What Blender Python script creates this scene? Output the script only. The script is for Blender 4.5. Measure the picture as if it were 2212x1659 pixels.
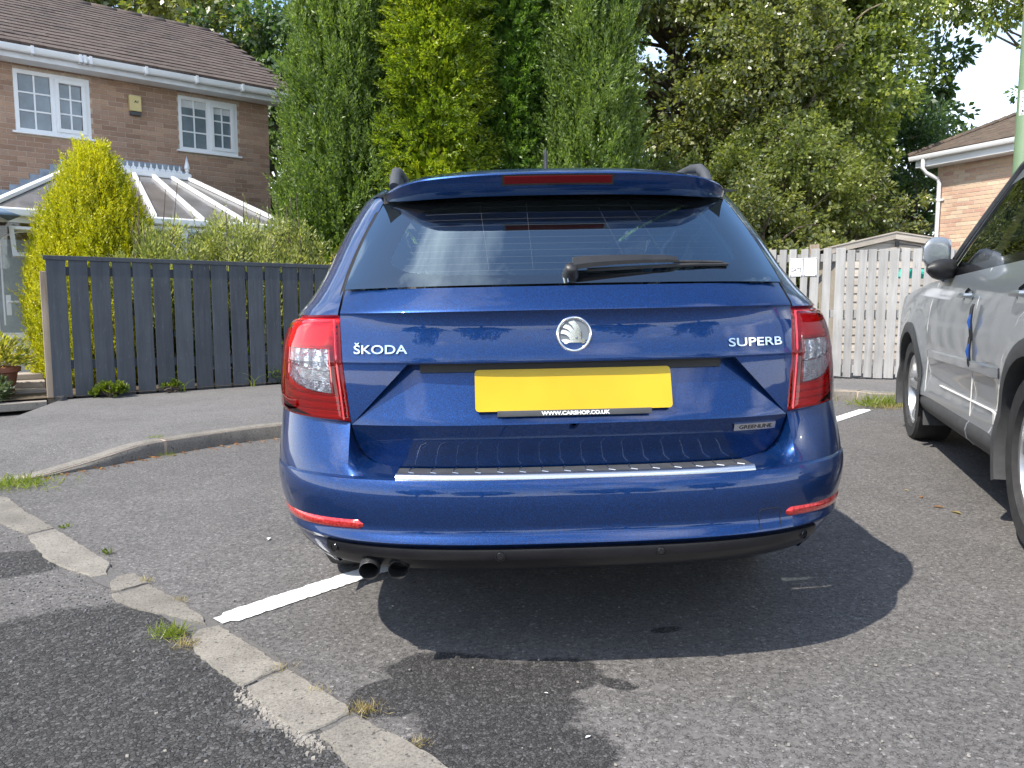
import bpy, bmesh, math, random
import numpy as np
from mathutils import Vector, Matrix, Euler
for o in list(bpy.data.objects): bpy.data.objects.remove(o)
SC = bpy.context.scene; COL = SC.collection
rnd = random.Random(7); rng = np.random.default_rng(7)
R = math.radians

# ---------------------------------------------------------------- camera
FPX, CX, CY, PITCH, HC = 1662.0, 1106.0, 829.5, R(6.0), 1.0
cam = bpy.data.cameras.new('camera'); cam.sensor_width = 36; cam.lens = 36*FPX/2212.0
cam.clip_start = .05; cam.clip_end = 2000
camo = bpy.data.objects.new('camera', cam); COL.objects.link(camo)
camo.location = (0, 0, HC); camo.rotation_euler = (R(90)-PITCH, 0, 0); SC.camera = camo

# ---------------------------------------------------------------- sky, sun, exposure
SUN = Vector((-.585, -.475, 1.0)).normalized()
W = bpy.data.worlds.new('World'); SC.world = W; W.use_nodes = True
nt = W.node_tree; nt.nodes.clear()
def N(t, k, **kw):
    n = t.nodes.new(k)
    for a, b in kw.items():
        if a == 'loc': continue
        setattr(n, a, b)
    return n
out = N(nt, 'ShaderNodeOutputWorld'); bg = N(nt, 'ShaderNodeBackground'); bg.inputs[1].default_value = .15
sky = N(nt, 'ShaderNodeTexSky', sky_type='NISHITA', sun_disc=False, sun_elevation=math.asin(SUN.z), sun_rotation=math.atan2(SUN.x, SUN.y))
sky.air_density = 1.0; sky.dust_density = .6; sky.ozone_density = 1.6
tc = N(nt, 'ShaderNodeTexCoord'); sep = N(nt, 'ShaderNodeSeparateXYZ'); nt.links.new(tc.outputs['Generated'], sep.inputs[0])
# clouds lie on a flat layer: direction divided by its height
mx = N(nt, 'ShaderNodeMath', operation='MAXIMUM'); mx.inputs[1].default_value = .0; nt.links.new(sep.outputs[2], mx.inputs[0])
ad = N(nt, 'ShaderNodeMath', operation='ADD'); ad.inputs[1].default_value = .22; nt.links.new(mx.outputs[0], ad.inputs[0])
dv = N(nt, 'ShaderNodeVectorMath', operation='DIVIDE'); cb = N(nt, 'ShaderNodeCombineXYZ')
for i in range(3): nt.links.new(ad.outputs[0], cb.inputs[i])
nt.links.new(tc.outputs['Generated'], dv.inputs[0]); nt.links.new(cb.outputs[0], dv.inputs[1])
mp = N(nt, 'ShaderNodeMapping'); mp.inputs['Location'].default_value = (5.3, 8.2, 0); nt.links.new(dv.outputs[0], mp.inputs[0])
n1 = N(nt, 'ShaderNodeTexNoise'); n1.inputs['Scale'].default_value = 1.5; n1.inputs['Detail'].default_value = 9; n1.inputs['Roughness'].default_value = .58
nt.links.new(mp.outputs[0], n1.inputs['Vector'])
cr = N(nt, 'ShaderNodeValToRGB'); cr.color_ramp.elements[0].position = .52; cr.color_ramp.elements[1].position = .69
nt.links.new(n1.outputs[0], cr.inputs[0])
# broken cloud overhead, merging into a pale bank near the horizon
hz = N(nt, 'ShaderNodeMapRange'); hz.inputs['From Min'].default_value = .0; hz.inputs['From Max'].default_value = .34; hz.inputs['To Min'].default_value = .75; hz.inputs['To Max'].default_value = 0
nt.links.new(sep.outputs[2], hz.inputs[0])
mxx = N(nt, 'ShaderNodeMath', operation='MAXIMUM'); nt.links.new(cr.outputs[0], mxx.inputs[0]); nt.links.new(hz.outputs[0], mxx.inputs[1])
mixc = N(nt, 'ShaderNodeMixRGB'); mixc.inputs[2].default_value = (10.5, 10.8, 11.2, 1)
nt.links.new(mxx.outputs[0], mixc.inputs[0]); nt.links.new(sky.outputs[0], mixc.inputs[1])
nt.links.new(mixc.outputs[0], bg.inputs[0]); nt.links.new(bg.outputs[0], out.inputs[0])
sl = bpy.data.lights.new('sun', 'SUN'); sl.energy = 3.4; sl.angle = R(.53); sl.color = (1, .935, .83)
so = bpy.data.objects.new('sun', sl); COL.objects.link(so); so.rotation_euler = (-SUN).to_track_quat('-Z', 'Y').to_euler(); so.location = (-6, -5, 12)
vs = SC.view_settings; vs.view_transform = 'Standard'; vs.look = 'None'; vs.exposure = 1.05; vs.gamma = 1; vs.use_curve_mapping = False
SC.render.engine = 'CYCLES'; SC.render.resolution_x = 1024; SC.render.resolution_y = 768
SC.cycles.max_bounces = 10; SC.cycles.transparent_max_bounces = 16

# ---------------------------------------------------------------- pixels (2212 x 1659 grid of the photograph) to points
def ray(px, py):
    a = (px-CX)/FPX; b = -(py-CY)/FPX; c, s = math.cos(PITCH), math.sin(PITCH)
    return Vector((a, c+b*s, -s+b*c))
SL = .02
def gz(x): return SL*(min(8, max(-7, x))-.16)          # the car park rises gently to the right
def G(px, py, dz=0):
    d = ray(px, py); t = (-SL*.16+dz-HC)/(d.z-SL*d.x)
    return Vector((d.x*t, d.y*t, HC+d.z*t))
def at(px, py, Y):
    d = ray(px, py); t = Y/d.y; return Vector((d.x*t, Y, HC+d.z*t))
def onplane(px, py, p, n):
    d = ray(px, py); o = Vector((0, 0, HC)); t = (p-o).dot(n)/d.dot(n); return o+d*t
def project(P):
    d = Vector(P)-Vector((0, 0, HC)); c, s = math.cos(PITCH), math.sin(PITCH)
    Z = d.y*c-d.z*s; Yv = d.y*s+d.z*c
    return CX+FPX*d.x/Z, CY-FPX*Yv/Z, Z

# ---------------------------------------------------------------- objects
ROOT = {}
def props(o, label=None, cat=None, group=None, kind=None):
    if label: o['label'] = label
    if cat: o['category'] = cat
    if group: o['group'] = group
    if kind: o['kind'] = kind
    return o
def thing(name, label, cat, loc=(0, 0, 0), rot=(0, 0, 0), group=None):
    o = bpy.data.objects.new(name, None); COL.objects.link(o); o.empty_display_size = .2
    o.location = loc; o.rotation_euler = rot
    ROOT[o.name] = Matrix.LocRotScale(Vector(loc), Euler(rot), None)
    return props(o, label, cat, group)
def link(name, me, mat=None, parent=None):
    o = bpy.data.objects.new(name, me); COL.objects.link(o)
    if mat is not None and len(me.materials) == 0: me.materials.append(mat)
    if parent is not None:
        o.parent = parent; ROOT[o.name] = ROOT.get(parent.name, Matrix())
    else: ROOT[o.name] = Matrix()
    return o
class MB:
    def __init__(s): s.v = []; s.f = []
    def add(s, vs, fs):
        k = len(s.v); s.v += [tuple(v) for v in vs]; s.f += [tuple(i+k for i in f) for f in fs]; return s
    def box(s, c, d, rot=None):
        c = Vector(c); h = Vector(d)/2; vs = []
        for x, y, z in ((-1,-1,-1),(1,-1,-1),(1,1,-1),(-1,1,-1),(-1,-1,1),(1,-1,1),(1,1,1),(-1,1,1)):
            q = Vector((x*h.x, y*h.y, z*h.z))
            if rot is not None: q = rot @ q
            vs.append(c+q)
        return s.add(vs, [(3,2,1,0),(4,5,6,7),(0,1,5,4),(1,2,6,5),(2,3,7,6),(3,0,4,7)])
    def obox(s, p, u, v, w):                                     # corner point and three edge vectors
        p = Vector(p); u = Vector(u); v = Vector(v); w = Vector(w)
        return s.add([p, p+u, p+u+v, p+v, p+w, p+u+w, p+u+v+w, p+v+w], [(3,2,1,0),(4,5,6,7),(0,1,5,4),(1,2,6,5),(2,3,7,6),(3,0,4,7)])
    def grid(s, P, flip=False, wrap=False):                      # P[i][j] points
        m, n = len(P), len(P[0]); vs = [q for r in P for q in r]; fs = []
        for i in range(m-1):
            for j in range(n-1 if not wrap else n):
                a, b, c, d = i*n+j, i*n+(j+1) % n, (i+1)*n+(j+1) % n, (i+1)*n+j
                fs.append((a, d, c, b) if flip else (a, b, c, d))
        return s.add(vs, fs)
    def tube(s, path, rad, n=8, cap=True):
        path = [Vector(p) for p in path]; L = len(path)
        if not hasattr(rad, '__len__'): rad = [rad]*L
        rings = []; up = None
        for i in range(L):
            t = (path[min(i+1, L-1)]-path[max(i-1, 0)]).normalized()
            if up is None: up = Vector((0, 0, 1)) if abs(t.z) < .9 else Vector((1, 0, 0))
            a = t.cross(up).normalized(); b = a.cross(t).normalized(); up = b
            rings.append([path[i]+(a*math.cos(k*2*math.pi/n)+b*math.sin(k*2*math.pi/n))*rad[i] for k in range(n)])
        k = len(s.v); s.grid(rings, wrap=True)
        if cap: s.f.append(tuple(k+i for i in range(n))); s.f.append(tuple(k+(L-1)*n+i for i in reversed(range(n))))
        return s
    def lathe(s, prof, n=24, M=None):                            # prof: (radius, height)
        rings = [[(r*math.cos(k*2*math.pi/n), r*math.sin(k*2*math.pi/n), h) for k in range(n)] for r, h in prof]
        if M is not None: rings = [[M @ Vector(q) for q in r] for r in rings]
        return s.grid(rings, wrap=True)
    def prism(s, loop, vec):
        loop = [Vector(p) for p in loop]; n = len(loop); vec = Vector(vec)
        fs = [tuple(reversed(range(n))), tuple(range(n, 2*n))]+[(i, (i+1) % n, n+(i+1) % n, n+i) for i in range(n)]
        return s.add(loop+[p+vec for p in loop], fs)
    def mesh(s, name, inv=None):
        me = bpy.data.meshes.new(name); vs = s.v
        if inv is not None: vs = [tuple(inv @ Vector(v)) for v in vs]
        me.from_pydata(vs, [], s.f); return me
    def build(s, name, mat, parent=None, world=True, smooth=False, bevel=0, fix=True, angle=35, solid=0):
        inv = ROOT[parent.name].inverted() if (parent is not None and world) else None
        me = s.mesh(name, inv)
        if fix:
            bm = bmesh.new(); bm.from_mesh(me); bmesh.ops.remove_doubles(bm, verts=bm.verts, dist=1e-5)
            bmesh.ops.recalc_face_normals(bm, faces=bm.faces); bm.to_mesh(me); bm.free()
        o = link(name, me, mat, parent)
        if smooth:
            me.polygons.foreach_set('use_smooth', [True]*len(me.polygons))
            try: me.set_sharp_from_angle(angle=R(angle))
            except Exception: pass
        if solid:
            m = o.modifiers.new('thick', 'SOLIDIFY'); m.thickness = solid; m.offset = -1
        if bevel:
            m = o.modifiers.new('bevel', 'BEVEL'); m.width = bevel; m.segments = 2; m.limit_method = 'ANGLE'; m.angle_limit = R(40)
        return o
def quads(name, V, mat, parent=None, inv=None, smooth=False):
    """V: (N,4,3) array of separate quads"""
    n = len(V); me = bpy.data.meshes.new(name); P = V.reshape(-1, 3)
    if inv is not None:
        M = np.array(inv); P = P @ M[:3, :3].T + M[:3, 3]
    me.vertices.add(4*n); me.loops.add(4*n); me.polygons.add(n)
    me.vertices.foreach_set('co', P.astype(np.float32).ravel())
    me.loops.foreach_set('vertex_index', np.arange(4*n, dtype=np.int32))
    me.polygons.foreach_set('loop_start', np.arange(0, 4*n, 4, dtype=np.int32))
    me.update(calc_edges=True)
    return link(name, me, mat, parent)
def clone(o, parent=None):
    c = o.copy(); COL.objects.link(c); c.parent = parent; ROOT[c.name] = ROOT.get(parent.name, Matrix()) if parent else Matrix(); return c
_tm = {}
def text_mesh(s, bold=0.0):
    cu = bpy.data.curves.new('t', 'FONT'); cu.body = s; cu.size = 1; cu.extrude = .5; cu.resolution_u = 4; cu.offset = bold
    o = bpy.data.objects.new('t', cu); COL.objects.link(o)
    dg = bpy.context.evaluated_depsgraph_get(); me = bpy.data.meshes.new_from_object(o.evaluated_get(dg))
    v = np.array([tuple(q.co) for q in me.vertices]); f = [tuple(p.vertices) for p in me.polygons]
    bpy.data.objects.remove(o); bpy.data.curves.remove(cu); bpy.data.meshes.remove(me)
    v[:, :2] -= v[:, :2].min(0); v[:, :2] /= v[:, :2].max(0); v[:, 2] = (v[:, 2] > 0).astype(float)
    return v, f                                                  # unit box: x, y in 0..1, z 0 (back) or 1 (front)
def letters(name, s, fn, mat, parent, bold=0.0, world=True):
    v, f = text_mesh(s, bold); m = MB(); m.add([fn(a, b, c) for a, b, c in v], f)
    return m.build(name, mat, parent, world=world, fix=False)
# ---------------------------------------------------------------- materials
def newmat(name):
    m = bpy.data.materials.new(name); m.use_nodes = True; t = m.node_tree; t.nodes.clear()
    o = N(t, 'ShaderNodeOutputMaterial'); return m, t, o
def col4(c): return (c[0], c[1], c[2], 1)
def pos(t): return N(t, 'ShaderNodeNewGeometry').outputs['Position']
def noise(t, vec, scale, detail=4, rough=.55, dist=0):
    n = N(t, 'ShaderNodeTexNoise'); n.inputs['Scale'].default_value = scale; n.inputs['Detail'].default_value = detail
    n.inputs['Roughness'].default_value = rough; n.inputs['Distortion'].default_value = dist
    if vec is not None: t.links.new(vec, n.inputs['Vector'])
    return n.outputs[0]
def ramp(t, fac, stops, interp='LINEAR'):
    r = N(t, 'ShaderNodeValToRGB'); r.color_ramp.interpolation = interp; e = r.color_ramp.elements
    while len(e) < len(stops): e.new(.5)
    for i, (p, c) in enumerate(stops):
        e[i].position = p; e[i].color = col4(c) if hasattr(c, '__len__') else (c, c, c, 1)
    t.links.new(fac, r.inputs[0]); return r.outputs[0]
def mix(t, fac, a, b, mode='MIX'):
    n = N(t, 'ShaderNodeMixRGB', blend_type=mode)
    for i, v in ((0, fac), (1, a), (2, b)):
        if hasattr(v, 'is_linked'): t.links.new(v, n.inputs[i])
        elif i == 0: n.inputs[0].default_value = v
        else: n.inputs[i].default_value = col4(v)
    return n.outputs[0]
def math_(t, op, a, b=0.0, clamp=False):
    n = N(t, 'ShaderNodeMath', operation=op); n.use_clamp = clamp
    for i, v in ((0, a), (1, b)):
        if hasattr(v, 'is_linked'): t.links.new(v, n.inputs[i])
        else: n.inputs[i].default_value = v
    return n.outputs[0]
def scaled(t, vec, s, rotz=0):
    m = N(t, 'ShaderNodeMapping'); m.inputs['Scale'].default_value = s; m.inputs['Rotation'].default_value = (0, 0, rotz)
    t.links.new(vec, m.inputs[0]); return m.outputs[0]
def bsdf(t, o, base=None, rough=.5, metal=0.0, spec=.5, coat=0.0, coatr=.03, bump=None, bstr=.3, bdist=.01, sheen=0, trans=0):
    b = N(t, 'ShaderNodeBsdfPrincipled')
    def setv(k, v):
        if v is None: return
        if hasattr(v, 'is_linked'): t.links.new(v, b.inputs[k])
        else: b.inputs[k].default_value = col4(v) if hasattr(v, '__len__') else v
    setv('Base Color', base); setv('Roughness', rough); setv('Metallic', metal); setv('Specular IOR Level', spec)
    setv('Coat Weight', coat); setv('Coat Roughness', coatr); setv('Transmission Weight', trans)
    if bump is not None:
        bp = N(t, 'ShaderNodeBump'); bp.inputs['Strength'].default_value = bstr; bp.inputs['Distance'].default_value = bdist
        t.links.new(bump, bp.inputs['Height']); t.links.new(bp.outputs[0], b.inputs['Normal'])
    t.links.new(b.outputs[0], o.inputs[0]); return b
def plain(name, c, rough=.5, metal=0., var=.12, scale=8, coat=0., spec=.5, bstr=.0, bscale=60, bdist=.003):
    m, t, o = newmat(name); p = pos(t)
    n = noise(t, p, scale, 5); lo = tuple(v*(1-var) for v in c); hi = tuple(min(1, v*(1+var)) for v in c)
    cc = ramp(t, n, [(.3, lo), (.7, hi)])
    bsdf(t, o, cc, rough, metal, spec, coat, bump=noise(t, p, bscale, 4) if bstr else None, bstr=bstr, bdist=bdist); return m
def blobmask(t, p, blobs, nscale=5, namp=.5, lo=-.08, hi=.10, fine=.35):
    """stain with an outline of its own: union of distorted ellipses (x, y, rx, ry, angle) on the ground"""
    nz = noise(t, p, nscale, 6, .6); nf = noise(t, p, 60, 3, .6); best = None
    for (x, y, rx, ry, a) in blobs:
        mpn = N(t, 'ShaderNodeMapping', vector_type='TEXTURE'); mpn.inputs['Location'].default_value = (x, y, 0); mpn.inputs['Rotation'].default_value = (0, 0, a)
        mpn.inputs['Scale'].default_value = (rx, ry, 1000); t.links.new(p, mpn.inputs[0])
        ln = N(t, 'ShaderNodeVectorMath', operation='LENGTH'); t.links.new(mpn.outputs[0], ln.inputs[0])
        d = math_(t, 'SUBTRACT', 1.0, ln.outputs['Value']); best = d if best is None else math_(t, 'MAXIMUM', best, d)
    v = math_(t, 'ADD', best, math_(t, 'MULTIPLY', math_(t, 'SUBTRACT', nz, .5), namp*2))
    v = math_(t, 'ADD', v, math_(t, 'MULTIPLY', math_(t, 'SUBTRACT', nf, .5), fine))
    mr = N(t, 'ShaderNodeMapRange'); mr.interpolation_type = 'SMOOTHSTEP'; mr.inputs['From Min'].default_value = lo; mr.inputs['From Max'].default_value = hi
    t.links.new(v, mr.inputs[0]); return mr.outputs[0]
def asphalt(name, lo, hi, dark=None, stone=135, darkcol=(.018, .019, .021), seed=0, bst=.75, tint=None):
    m, t, o = newmat(name); p = pos(t)
    pd = N(t, 'ShaderNodeVectorMath', operation='ADD'); pn = N(t, 'ShaderNodeTexNoise'); pn.inputs['Scale'].default_value = 60; t.links.new(p, pn.inputs['Vector'])
    sc = N(t, 'ShaderNodeVectorMath', operation='SCALE'); sc.inputs['Scale'].default_value = .008; t.links.new(pn.outputs['Color'], sc.inputs[0])
    t.links.new(p, pd.inputs[0]); t.links.new(sc.outputs[0], pd.inputs[1]); q = pd.outputs[0]
    v = N(t, 'ShaderNodeTexVoronoi'); v.inputs['Scale'].default_value = stone; t.links.new(q, v.inputs['Vector'])
    e = N(t, 'ShaderNodeTexVoronoi', feature='DISTANCE_TO_EDGE'); e.inputs['Scale'].default_value = stone; t.links.new(q, e.inputs['Vector'])
    sv = N(t, 'ShaderNodeSeparateColor'); t.links.new(v.outputs['Color'], sv.inputs[0])
    big = noise(t, p, .9, 5); mid = noise(t, p, 9, 5, .65)
    base = ramp(t, sv.outputs[0], [(0, lo), (.90, hi), (.97, tuple(c*1.25 for c in hi)), (1, tuple(c*1.7 for c in hi))])
    wear = ramp(t, math_(t, 'ADD', math_(t, 'MULTIPLY', big, .6), math_(t, 'MULTIPLY', mid, .4)), [(.35, .82), (.65, 1.15)])
    base = mix(t, 1, base, wear, 'MULTIPLY')
    gap = ramp(t, e.outputs['Distance'], [(.0, 0), (.10, 1)])
    pits = ramp(t, noise(t, p, 62, 4, .65), [(.40, 0), (.52, 1)])        # fines worn out here and there, joints open
    fine = ramp(t, noise(t, p, 260, 3, .7), [(.30, .80), (.70, 1.16)]); base = mix(t, .8, base, fine, 'MULTIPLY')
    gapc = mix(t, math_(t, 'MAXIMUM', gap, pits), tuple(c*.30 for c in lo), base)
    colr = gapc; rough = .93
    if dark:
        mk = blobmask(t, p, dark)
        dk = ramp(t, sv.outputs[1], [(0, darkcol), (.8, tuple(c*2.3 for c in darkcol)), (1, tuple(c*3.4 for c in darkcol))])
        dk = mix(t, gap, tuple(c*.3 for c in darkcol), dk); colr = mix(t, mk, gapc, dk)
    h = math_(t, 'MAXIMUM', math_(t, 'MULTIPLY', math_(t, 'MINIMUM', e.outputs['Distance'], .2), 4.0), math_(t, 'MULTIPLY', pits, .7)); h = math_(t, 'ADD', h, math_(t, 'MULTIPLY', sv.outputs[2], .35)); h = math_(t, 'ADD', h, math_(t, 'MULTIPLY', noise(t, p, 260, 3, .7), .5))
    bsdf(t, o, colr, rough, spec=.25, bump=h, bstr=bst, bdist=.004); return m
def brickmat(name, cols, rough=.9):
    m, t, o = newmat(name); p = pos(t)
    oi = N(t, 'ShaderNodeObjectInfo').outputs['Random']; isl = N(t, 'ShaderNodeNewGeometry').outputs['Random Per Island']
    r = math_(t, 'FRACT', math_(t, 'ADD', math_(t, 'MULTIPLY', oi, 7.31), isl))
    n = len(cols); c = ramp(t, r, [(i/(n-1), cols[i]) for i in range(n)])
    w = ramp(t, noise(t, p, 1.3, 5), [(.3, .86), (.7, 1.12)]); c = mix(t, 1, c, w, 'MULTIPLY')
    g = ramp(t, noise(t, p, 55, 4, .7), [(.3, .82), (.7, 1.14)]); c = mix(t, 1, c, g, 'MULTIPLY')
    bsdf(t, o, c, rough, spec=.25, bump=noise(t, p, 120, 4), bstr=.35, bdist=.004); return m
def wood(name, lo, hi, rough=.75, axis=2, grain=26, wear=None, flat=.5):
    m, t, o = newmat(name); p = pos(t); s = [grain, grain, grain]; s[axis] = grain*.05
    oi = N(t, 'ShaderNodeObjectInfo').outputs['Random']
    ofs = N(t, 'ShaderNodeVectorMath', operation='ADD'); cbx = N(t, 'ShaderNodeCombineXYZ')
    for i in range(3): t.links.new(math_(t, 'MULTIPLY', oi, 13.), cbx.inputs[i])
    t.links.new(p, ofs.inputs[0]); t.links.new(cbx.outputs[0], ofs.inputs[1])
    n = noise(t, scaled(t, ofs.outputs[0], s), 1, 6, .65, .4); c = ramp(t, n, [(.3, lo), (.7, hi)])
    c = mix(t, 1, c, ramp(t, oi, [(0, .86), (1, 1.12)]), 'MULTIPLY')
    c = mix(t, 1, c, ramp(t, noise(t, p, 3, 5), [(.3, .88), (.7, 1.1)]), 'MULTIPLY')
    if wear:
        k = ramp(t, noise(t, scaled(t, ofs.outputs[0], [60, 60, 9]), 1, 5, .7), [(.60, 0), (.74, 1)]); c = mix(t, k, c, wear)
    bsdf(t, o, c, rough, spec=.3, bump=n, bstr=flat, bdist=.004); return m
def leafmat(name, cols, trans=.46, tcol=None, gloss=.035, nscale=.8, nvar=.25):
    m, t, o = newmat(name); p = pos(t); isl = N(t, 'ShaderNodeNewGeometry').outputs['Random Per Island']
    n = len(cols); big = noise(t, p, nscale, 4)
    f = math_(t, 'ADD', isl, math_(t, 'MULTIPLY', math_(t, 'SUBTRACT', big, .5), nvar*4), True)
    c = ramp(t, f, [(i/(n-1), cols[i]) for i in range(n)])
    d = N(t, 'ShaderNodeBsdfDiffuse'); t.links.new(c, d.inputs[0])
    tr = N(t, 'ShaderNodeBsdfTranslucent'); t.links.new(mix(t, 1, c, tcol or (1.45, 1.5, .6), 'MULTIPLY'), tr.inputs[0])
    a = N(t, 'ShaderNodeMixShader'); a.inputs[0].default_value = trans; t.links.new(d.outputs[0], a.inputs[1]); t.links.new(tr.outputs[0], a.inputs[2])
    g = N(t, 'ShaderNodeBsdfGlossy'); g.inputs['Roughness'].default_value = .38
    b = N(t, 'ShaderNodeMixShader'); b.inputs[0].default_value = gloss; t.links.new(a.outputs[0], b.inputs[1]); t.links.new(g.outputs[0], b.inputs[2])
    t.links.new(b.outputs[0], o.inputs[0]); return m
def thinglass(name, tint, refl=1.0, ior=1.5, rough=0.0, gcol=(.9, .9, .9)):
    m, t, o = newmat(name); tr = N(t, 'ShaderNodeBsdfTransparent'); tr.inputs[0].default_value = col4(tint)
    g = N(t, 'ShaderNodeBsdfGlossy'); g.inputs['Roughness'].default_value = rough; g.inputs[0].default_value = col4(gcol)
    fr = N(t, 'ShaderNodeFresnel'); fr.inputs[0].default_value = ior
    mx_ = N(t, 'ShaderNodeMixShader'); t.links.new(math_(t, 'MULTIPLY', fr.outputs[0], refl, True), mx_.inputs[0])
    t.links.new(tr.outputs[0], mx_.inputs[1]); t.links.new(g.outputs[0], mx_.inputs[2]); t.links.new(mx_.outputs[0], o.inputs[0]); return m
def carpaint(name, base, flake, rough=.38, metal=.55, fl=900, cr=.012):
    m, t, o = newmat(name); tcn = N(t, 'ShaderNodeTexCoord').outputs['Object']
    v = N(t, 'ShaderNodeTexVoronoi'); v.inputs['Scale'].default_value = fl; t.links.new(tcn, v.inputs['Vector'])
    s = N(t, 'ShaderNodeSeparateColor'); t.links.new(v.outputs['Color'], s.inputs[0])
    c = ramp(t, s.outputs[0], [(0, base), (.75, tuple(x*1.25 for x in base)), (1, flake)])
    dirt = ramp(t, noise(t, tcn, 5, 6, .6), [(.35, 0), (.8, .35)])
    ge = N(t, 'ShaderNodeBump'); ge.inputs['Strength'].default_value = .05; ge.inputs['Distance'].default_value = .0006; t.links.new(s.outputs[1], ge.inputs['Height'])
    b = bsdf(t, o, c, rough, metal, .5, 1.0, math_(t, 'ADD', math_(t, 'MULTIPLY', dirt, .08), cr)); t.links.new(ge.outputs[0], b.inputs['Normal'])
    # broad, barely visible waviness of pressed steel under the clear coat
    cb2 = N(t, 'ShaderNodeBump'); cb2.inputs['Strength'].default_value = .018; cb2.inputs['Distance'].default_value = .02; t.links.new(noise(t, tcn, 7, 2), cb2.inputs['Height']); t.links.new(cb2.outputs[0], b.inputs['Coat Normal'])
    return m
def P2(px, py): g = G(px, py); return g.x, g.y
_a = G(1075, 1520); _b = G(880, 1500); _c = G(1190, 1460); _d = G(1090, 1640); _e = G(1335, 1478); _f = G(960, 1440)
M = {}
M['asphalt'] = asphalt('asphalt', (.118, .112, .108), (.168, .160, .154), dark=[(_a.x, _a.y, .22, .24, 0), (_b.x, _b.y, .17, .10, .4), (_c.x, _c.y, .14, .11, .2), (_d.x, _d.y, .26, .16, 0), (_f.x, _f.y, .16, .09, 0), (_e.x, _e.y, .055, .028, -.5), (*P2(1440, 1360), .05, .02, .2)], darkcol=(.034, .033, .033))
M['road'] = asphalt('road_asphalt', (.112, .105, .100), (.163, .154, .147), dark=[(*P2(150, 1560), .55, .36, .6), (*P2(60, 1390), .42, .2, .5), (*P2(430, 1665), .33, .15, .1), (*P2(-20, 1230), .40, .18, .6), (*P2(-300, 1500), .8, .4, .6)], stone=100, darkcol=(.036, .035, .034))
M['tarmac'] = asphalt('footway_tarmac', (.135, .129, .124), (.185, .177, .170), stone=150, bst=.5)
M['soil'] = plain('garden_soil', (.10, .075, .05), .95, var=.4, scale=6, bstr=.6, bscale=30, bdist=.02)
M['slab'] = plain('concrete_slab', (.36, .31, .275), .9, var=.2, scale=3, bstr=.3, bscale=90)
def concrete(name, c):
    m, t, o = newmat(name); p = pos(t); oi = N(t, 'ShaderNodeObjectInfo').outputs['Random']
    cc = ramp(t, noise(t, p, 130, 3, .7), [(.3, tuple(v*.62 for v in c)), (.5, c), (.75, tuple(v*1.25 for v in c))])
    cc = mix(t, 1, cc, ramp(t, noise(t, p, 6, 6, .65), [(.3, .72), (.65, 1.1)]), 'MULTIPLY'); cc = mix(t, 1, cc, ramp(t, oi, [(0, .9), (1, 1.08)]), 'MULTIPLY')
    pit = ramp(t, noise(t, p, 70, 4, .65), [(.34, 0), (.40, 1)]); cc = mix(t, pit, tuple(v*.3 for v in c), cc)
    bsdf(t, o, cc, .92, spec=.25, bump=noise(t, p, 160, 4, .7), bstr=.6, bdist=.004); return m
M['kerb'] = concrete('kerb_concrete', (.225, .207, .178))
m, t, o = newmat('road_paint'); p = pos(t)
k = ramp(t, noise(t, p, 45, 4, .65), [(.30, 0), (.40, 1)]); c = mix(t, k, (.34, .33, .32), mix(t, noise(t, p, 7, 5), (.70, .70, .69), (.86, .86, .85)))
bsdf(t, o, c, .75, bump=noise(t, p, 110, 3), bstr=.6, bdist=.004); M['line'] = m
M['brickL'] = brickmat('brown_brick', [(0.288, 0.18, 0.125), (0.368, 0.234, 0.162), (0.326, 0.208, 0.152), (0.427, 0.279, 0.194), (0.353, 0.241, 0.183)])
M['brickR'] = brickmat('buff_brick', [(.56, .36, .26), (.62, .46, .32), (.50, .30, .23), (.66, .52, .38), (.58, .40, .29)])
M['mortar'] = plain('mortar', (.46, .37, .29), .95, var=.2, scale=20)
M['mortarR'] = plain('pale_mortar', (.52, .45, .37), .95, var=.2, scale=20)
def tilemat(name, cols, moss):
    m, t, o = newmat(name); p = pos(t); oi = N(t, 'ShaderNodeObjectInfo').outputs['Random']; isl = N(t, 'ShaderNodeNewGeometry').outputs['Random Per Island']
    r = math_(t, 'FRACT', math_(t, 'ADD', math_(t, 'MULTIPLY', oi, 5.7), isl)); c = ramp(t, r, [(0, cols[0]), (.5, cols[1]), (1, cols[2])])
    c = mix(t, ramp(t, noise(t, p, 9, 6, .7), [(.48, 0), (.66, .8)]), c, moss)
    bsdf(t, o, c, .92, spec=.2, bump=noise(t, p, 70, 5, .7), bstr=.5, bdist=.01); return m
M['tileL'] = tilemat('concrete_tile', [(.095, .073, .064), (.118, .092, .080), (.08, .064, .058)], (.15, .13, .112))
M['tileR'] = tilemat('clay_tile', [(.105, .078, .062), (.135, .10, .078), (.085, .066, .054)], (.085, .08, .06))
M['upvc'] = plain('white_upvc', (.80, .81, .82), .35, var=.04, scale=3)
M['upvc_old'] = plain('weathered_white_board', (.68, .69, .71), .5, var=.1, scale=5)
M['lead'] = plain('lead_sheet', (.27, .32, .38), .5, .2, var=.25, scale=7)
def frosted(name, c, rough):
    m, t, o = newmat(name); p = pos(t)
    cc = ramp(t, noise(t, p, 3.0, 4), [(.35, tuple(v*.75 for v in c)), (.65, tuple(v*1.2 for v in c))])
    bsdf(t, o, cc, rough, spec=.6, coat=.5, coatr=.04, bump=noise(t, p, 45, 3), bstr=.25, bdist=.004); return m
M['frost'] = frosted('obscured_glass', (.155, .195, .225), .25)
M['pane'] = thinglass('clear_pane', (.82, .86, .86))
M['room'] = plain('room_dark', (.05, .052, .055), .9)
M['blind'] = plain('white_blind', (.62, .64, .64), .8)
M['polycarb'] = frosted('bronze_roof_sheet', (.135, .125, .12), .3)
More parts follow.
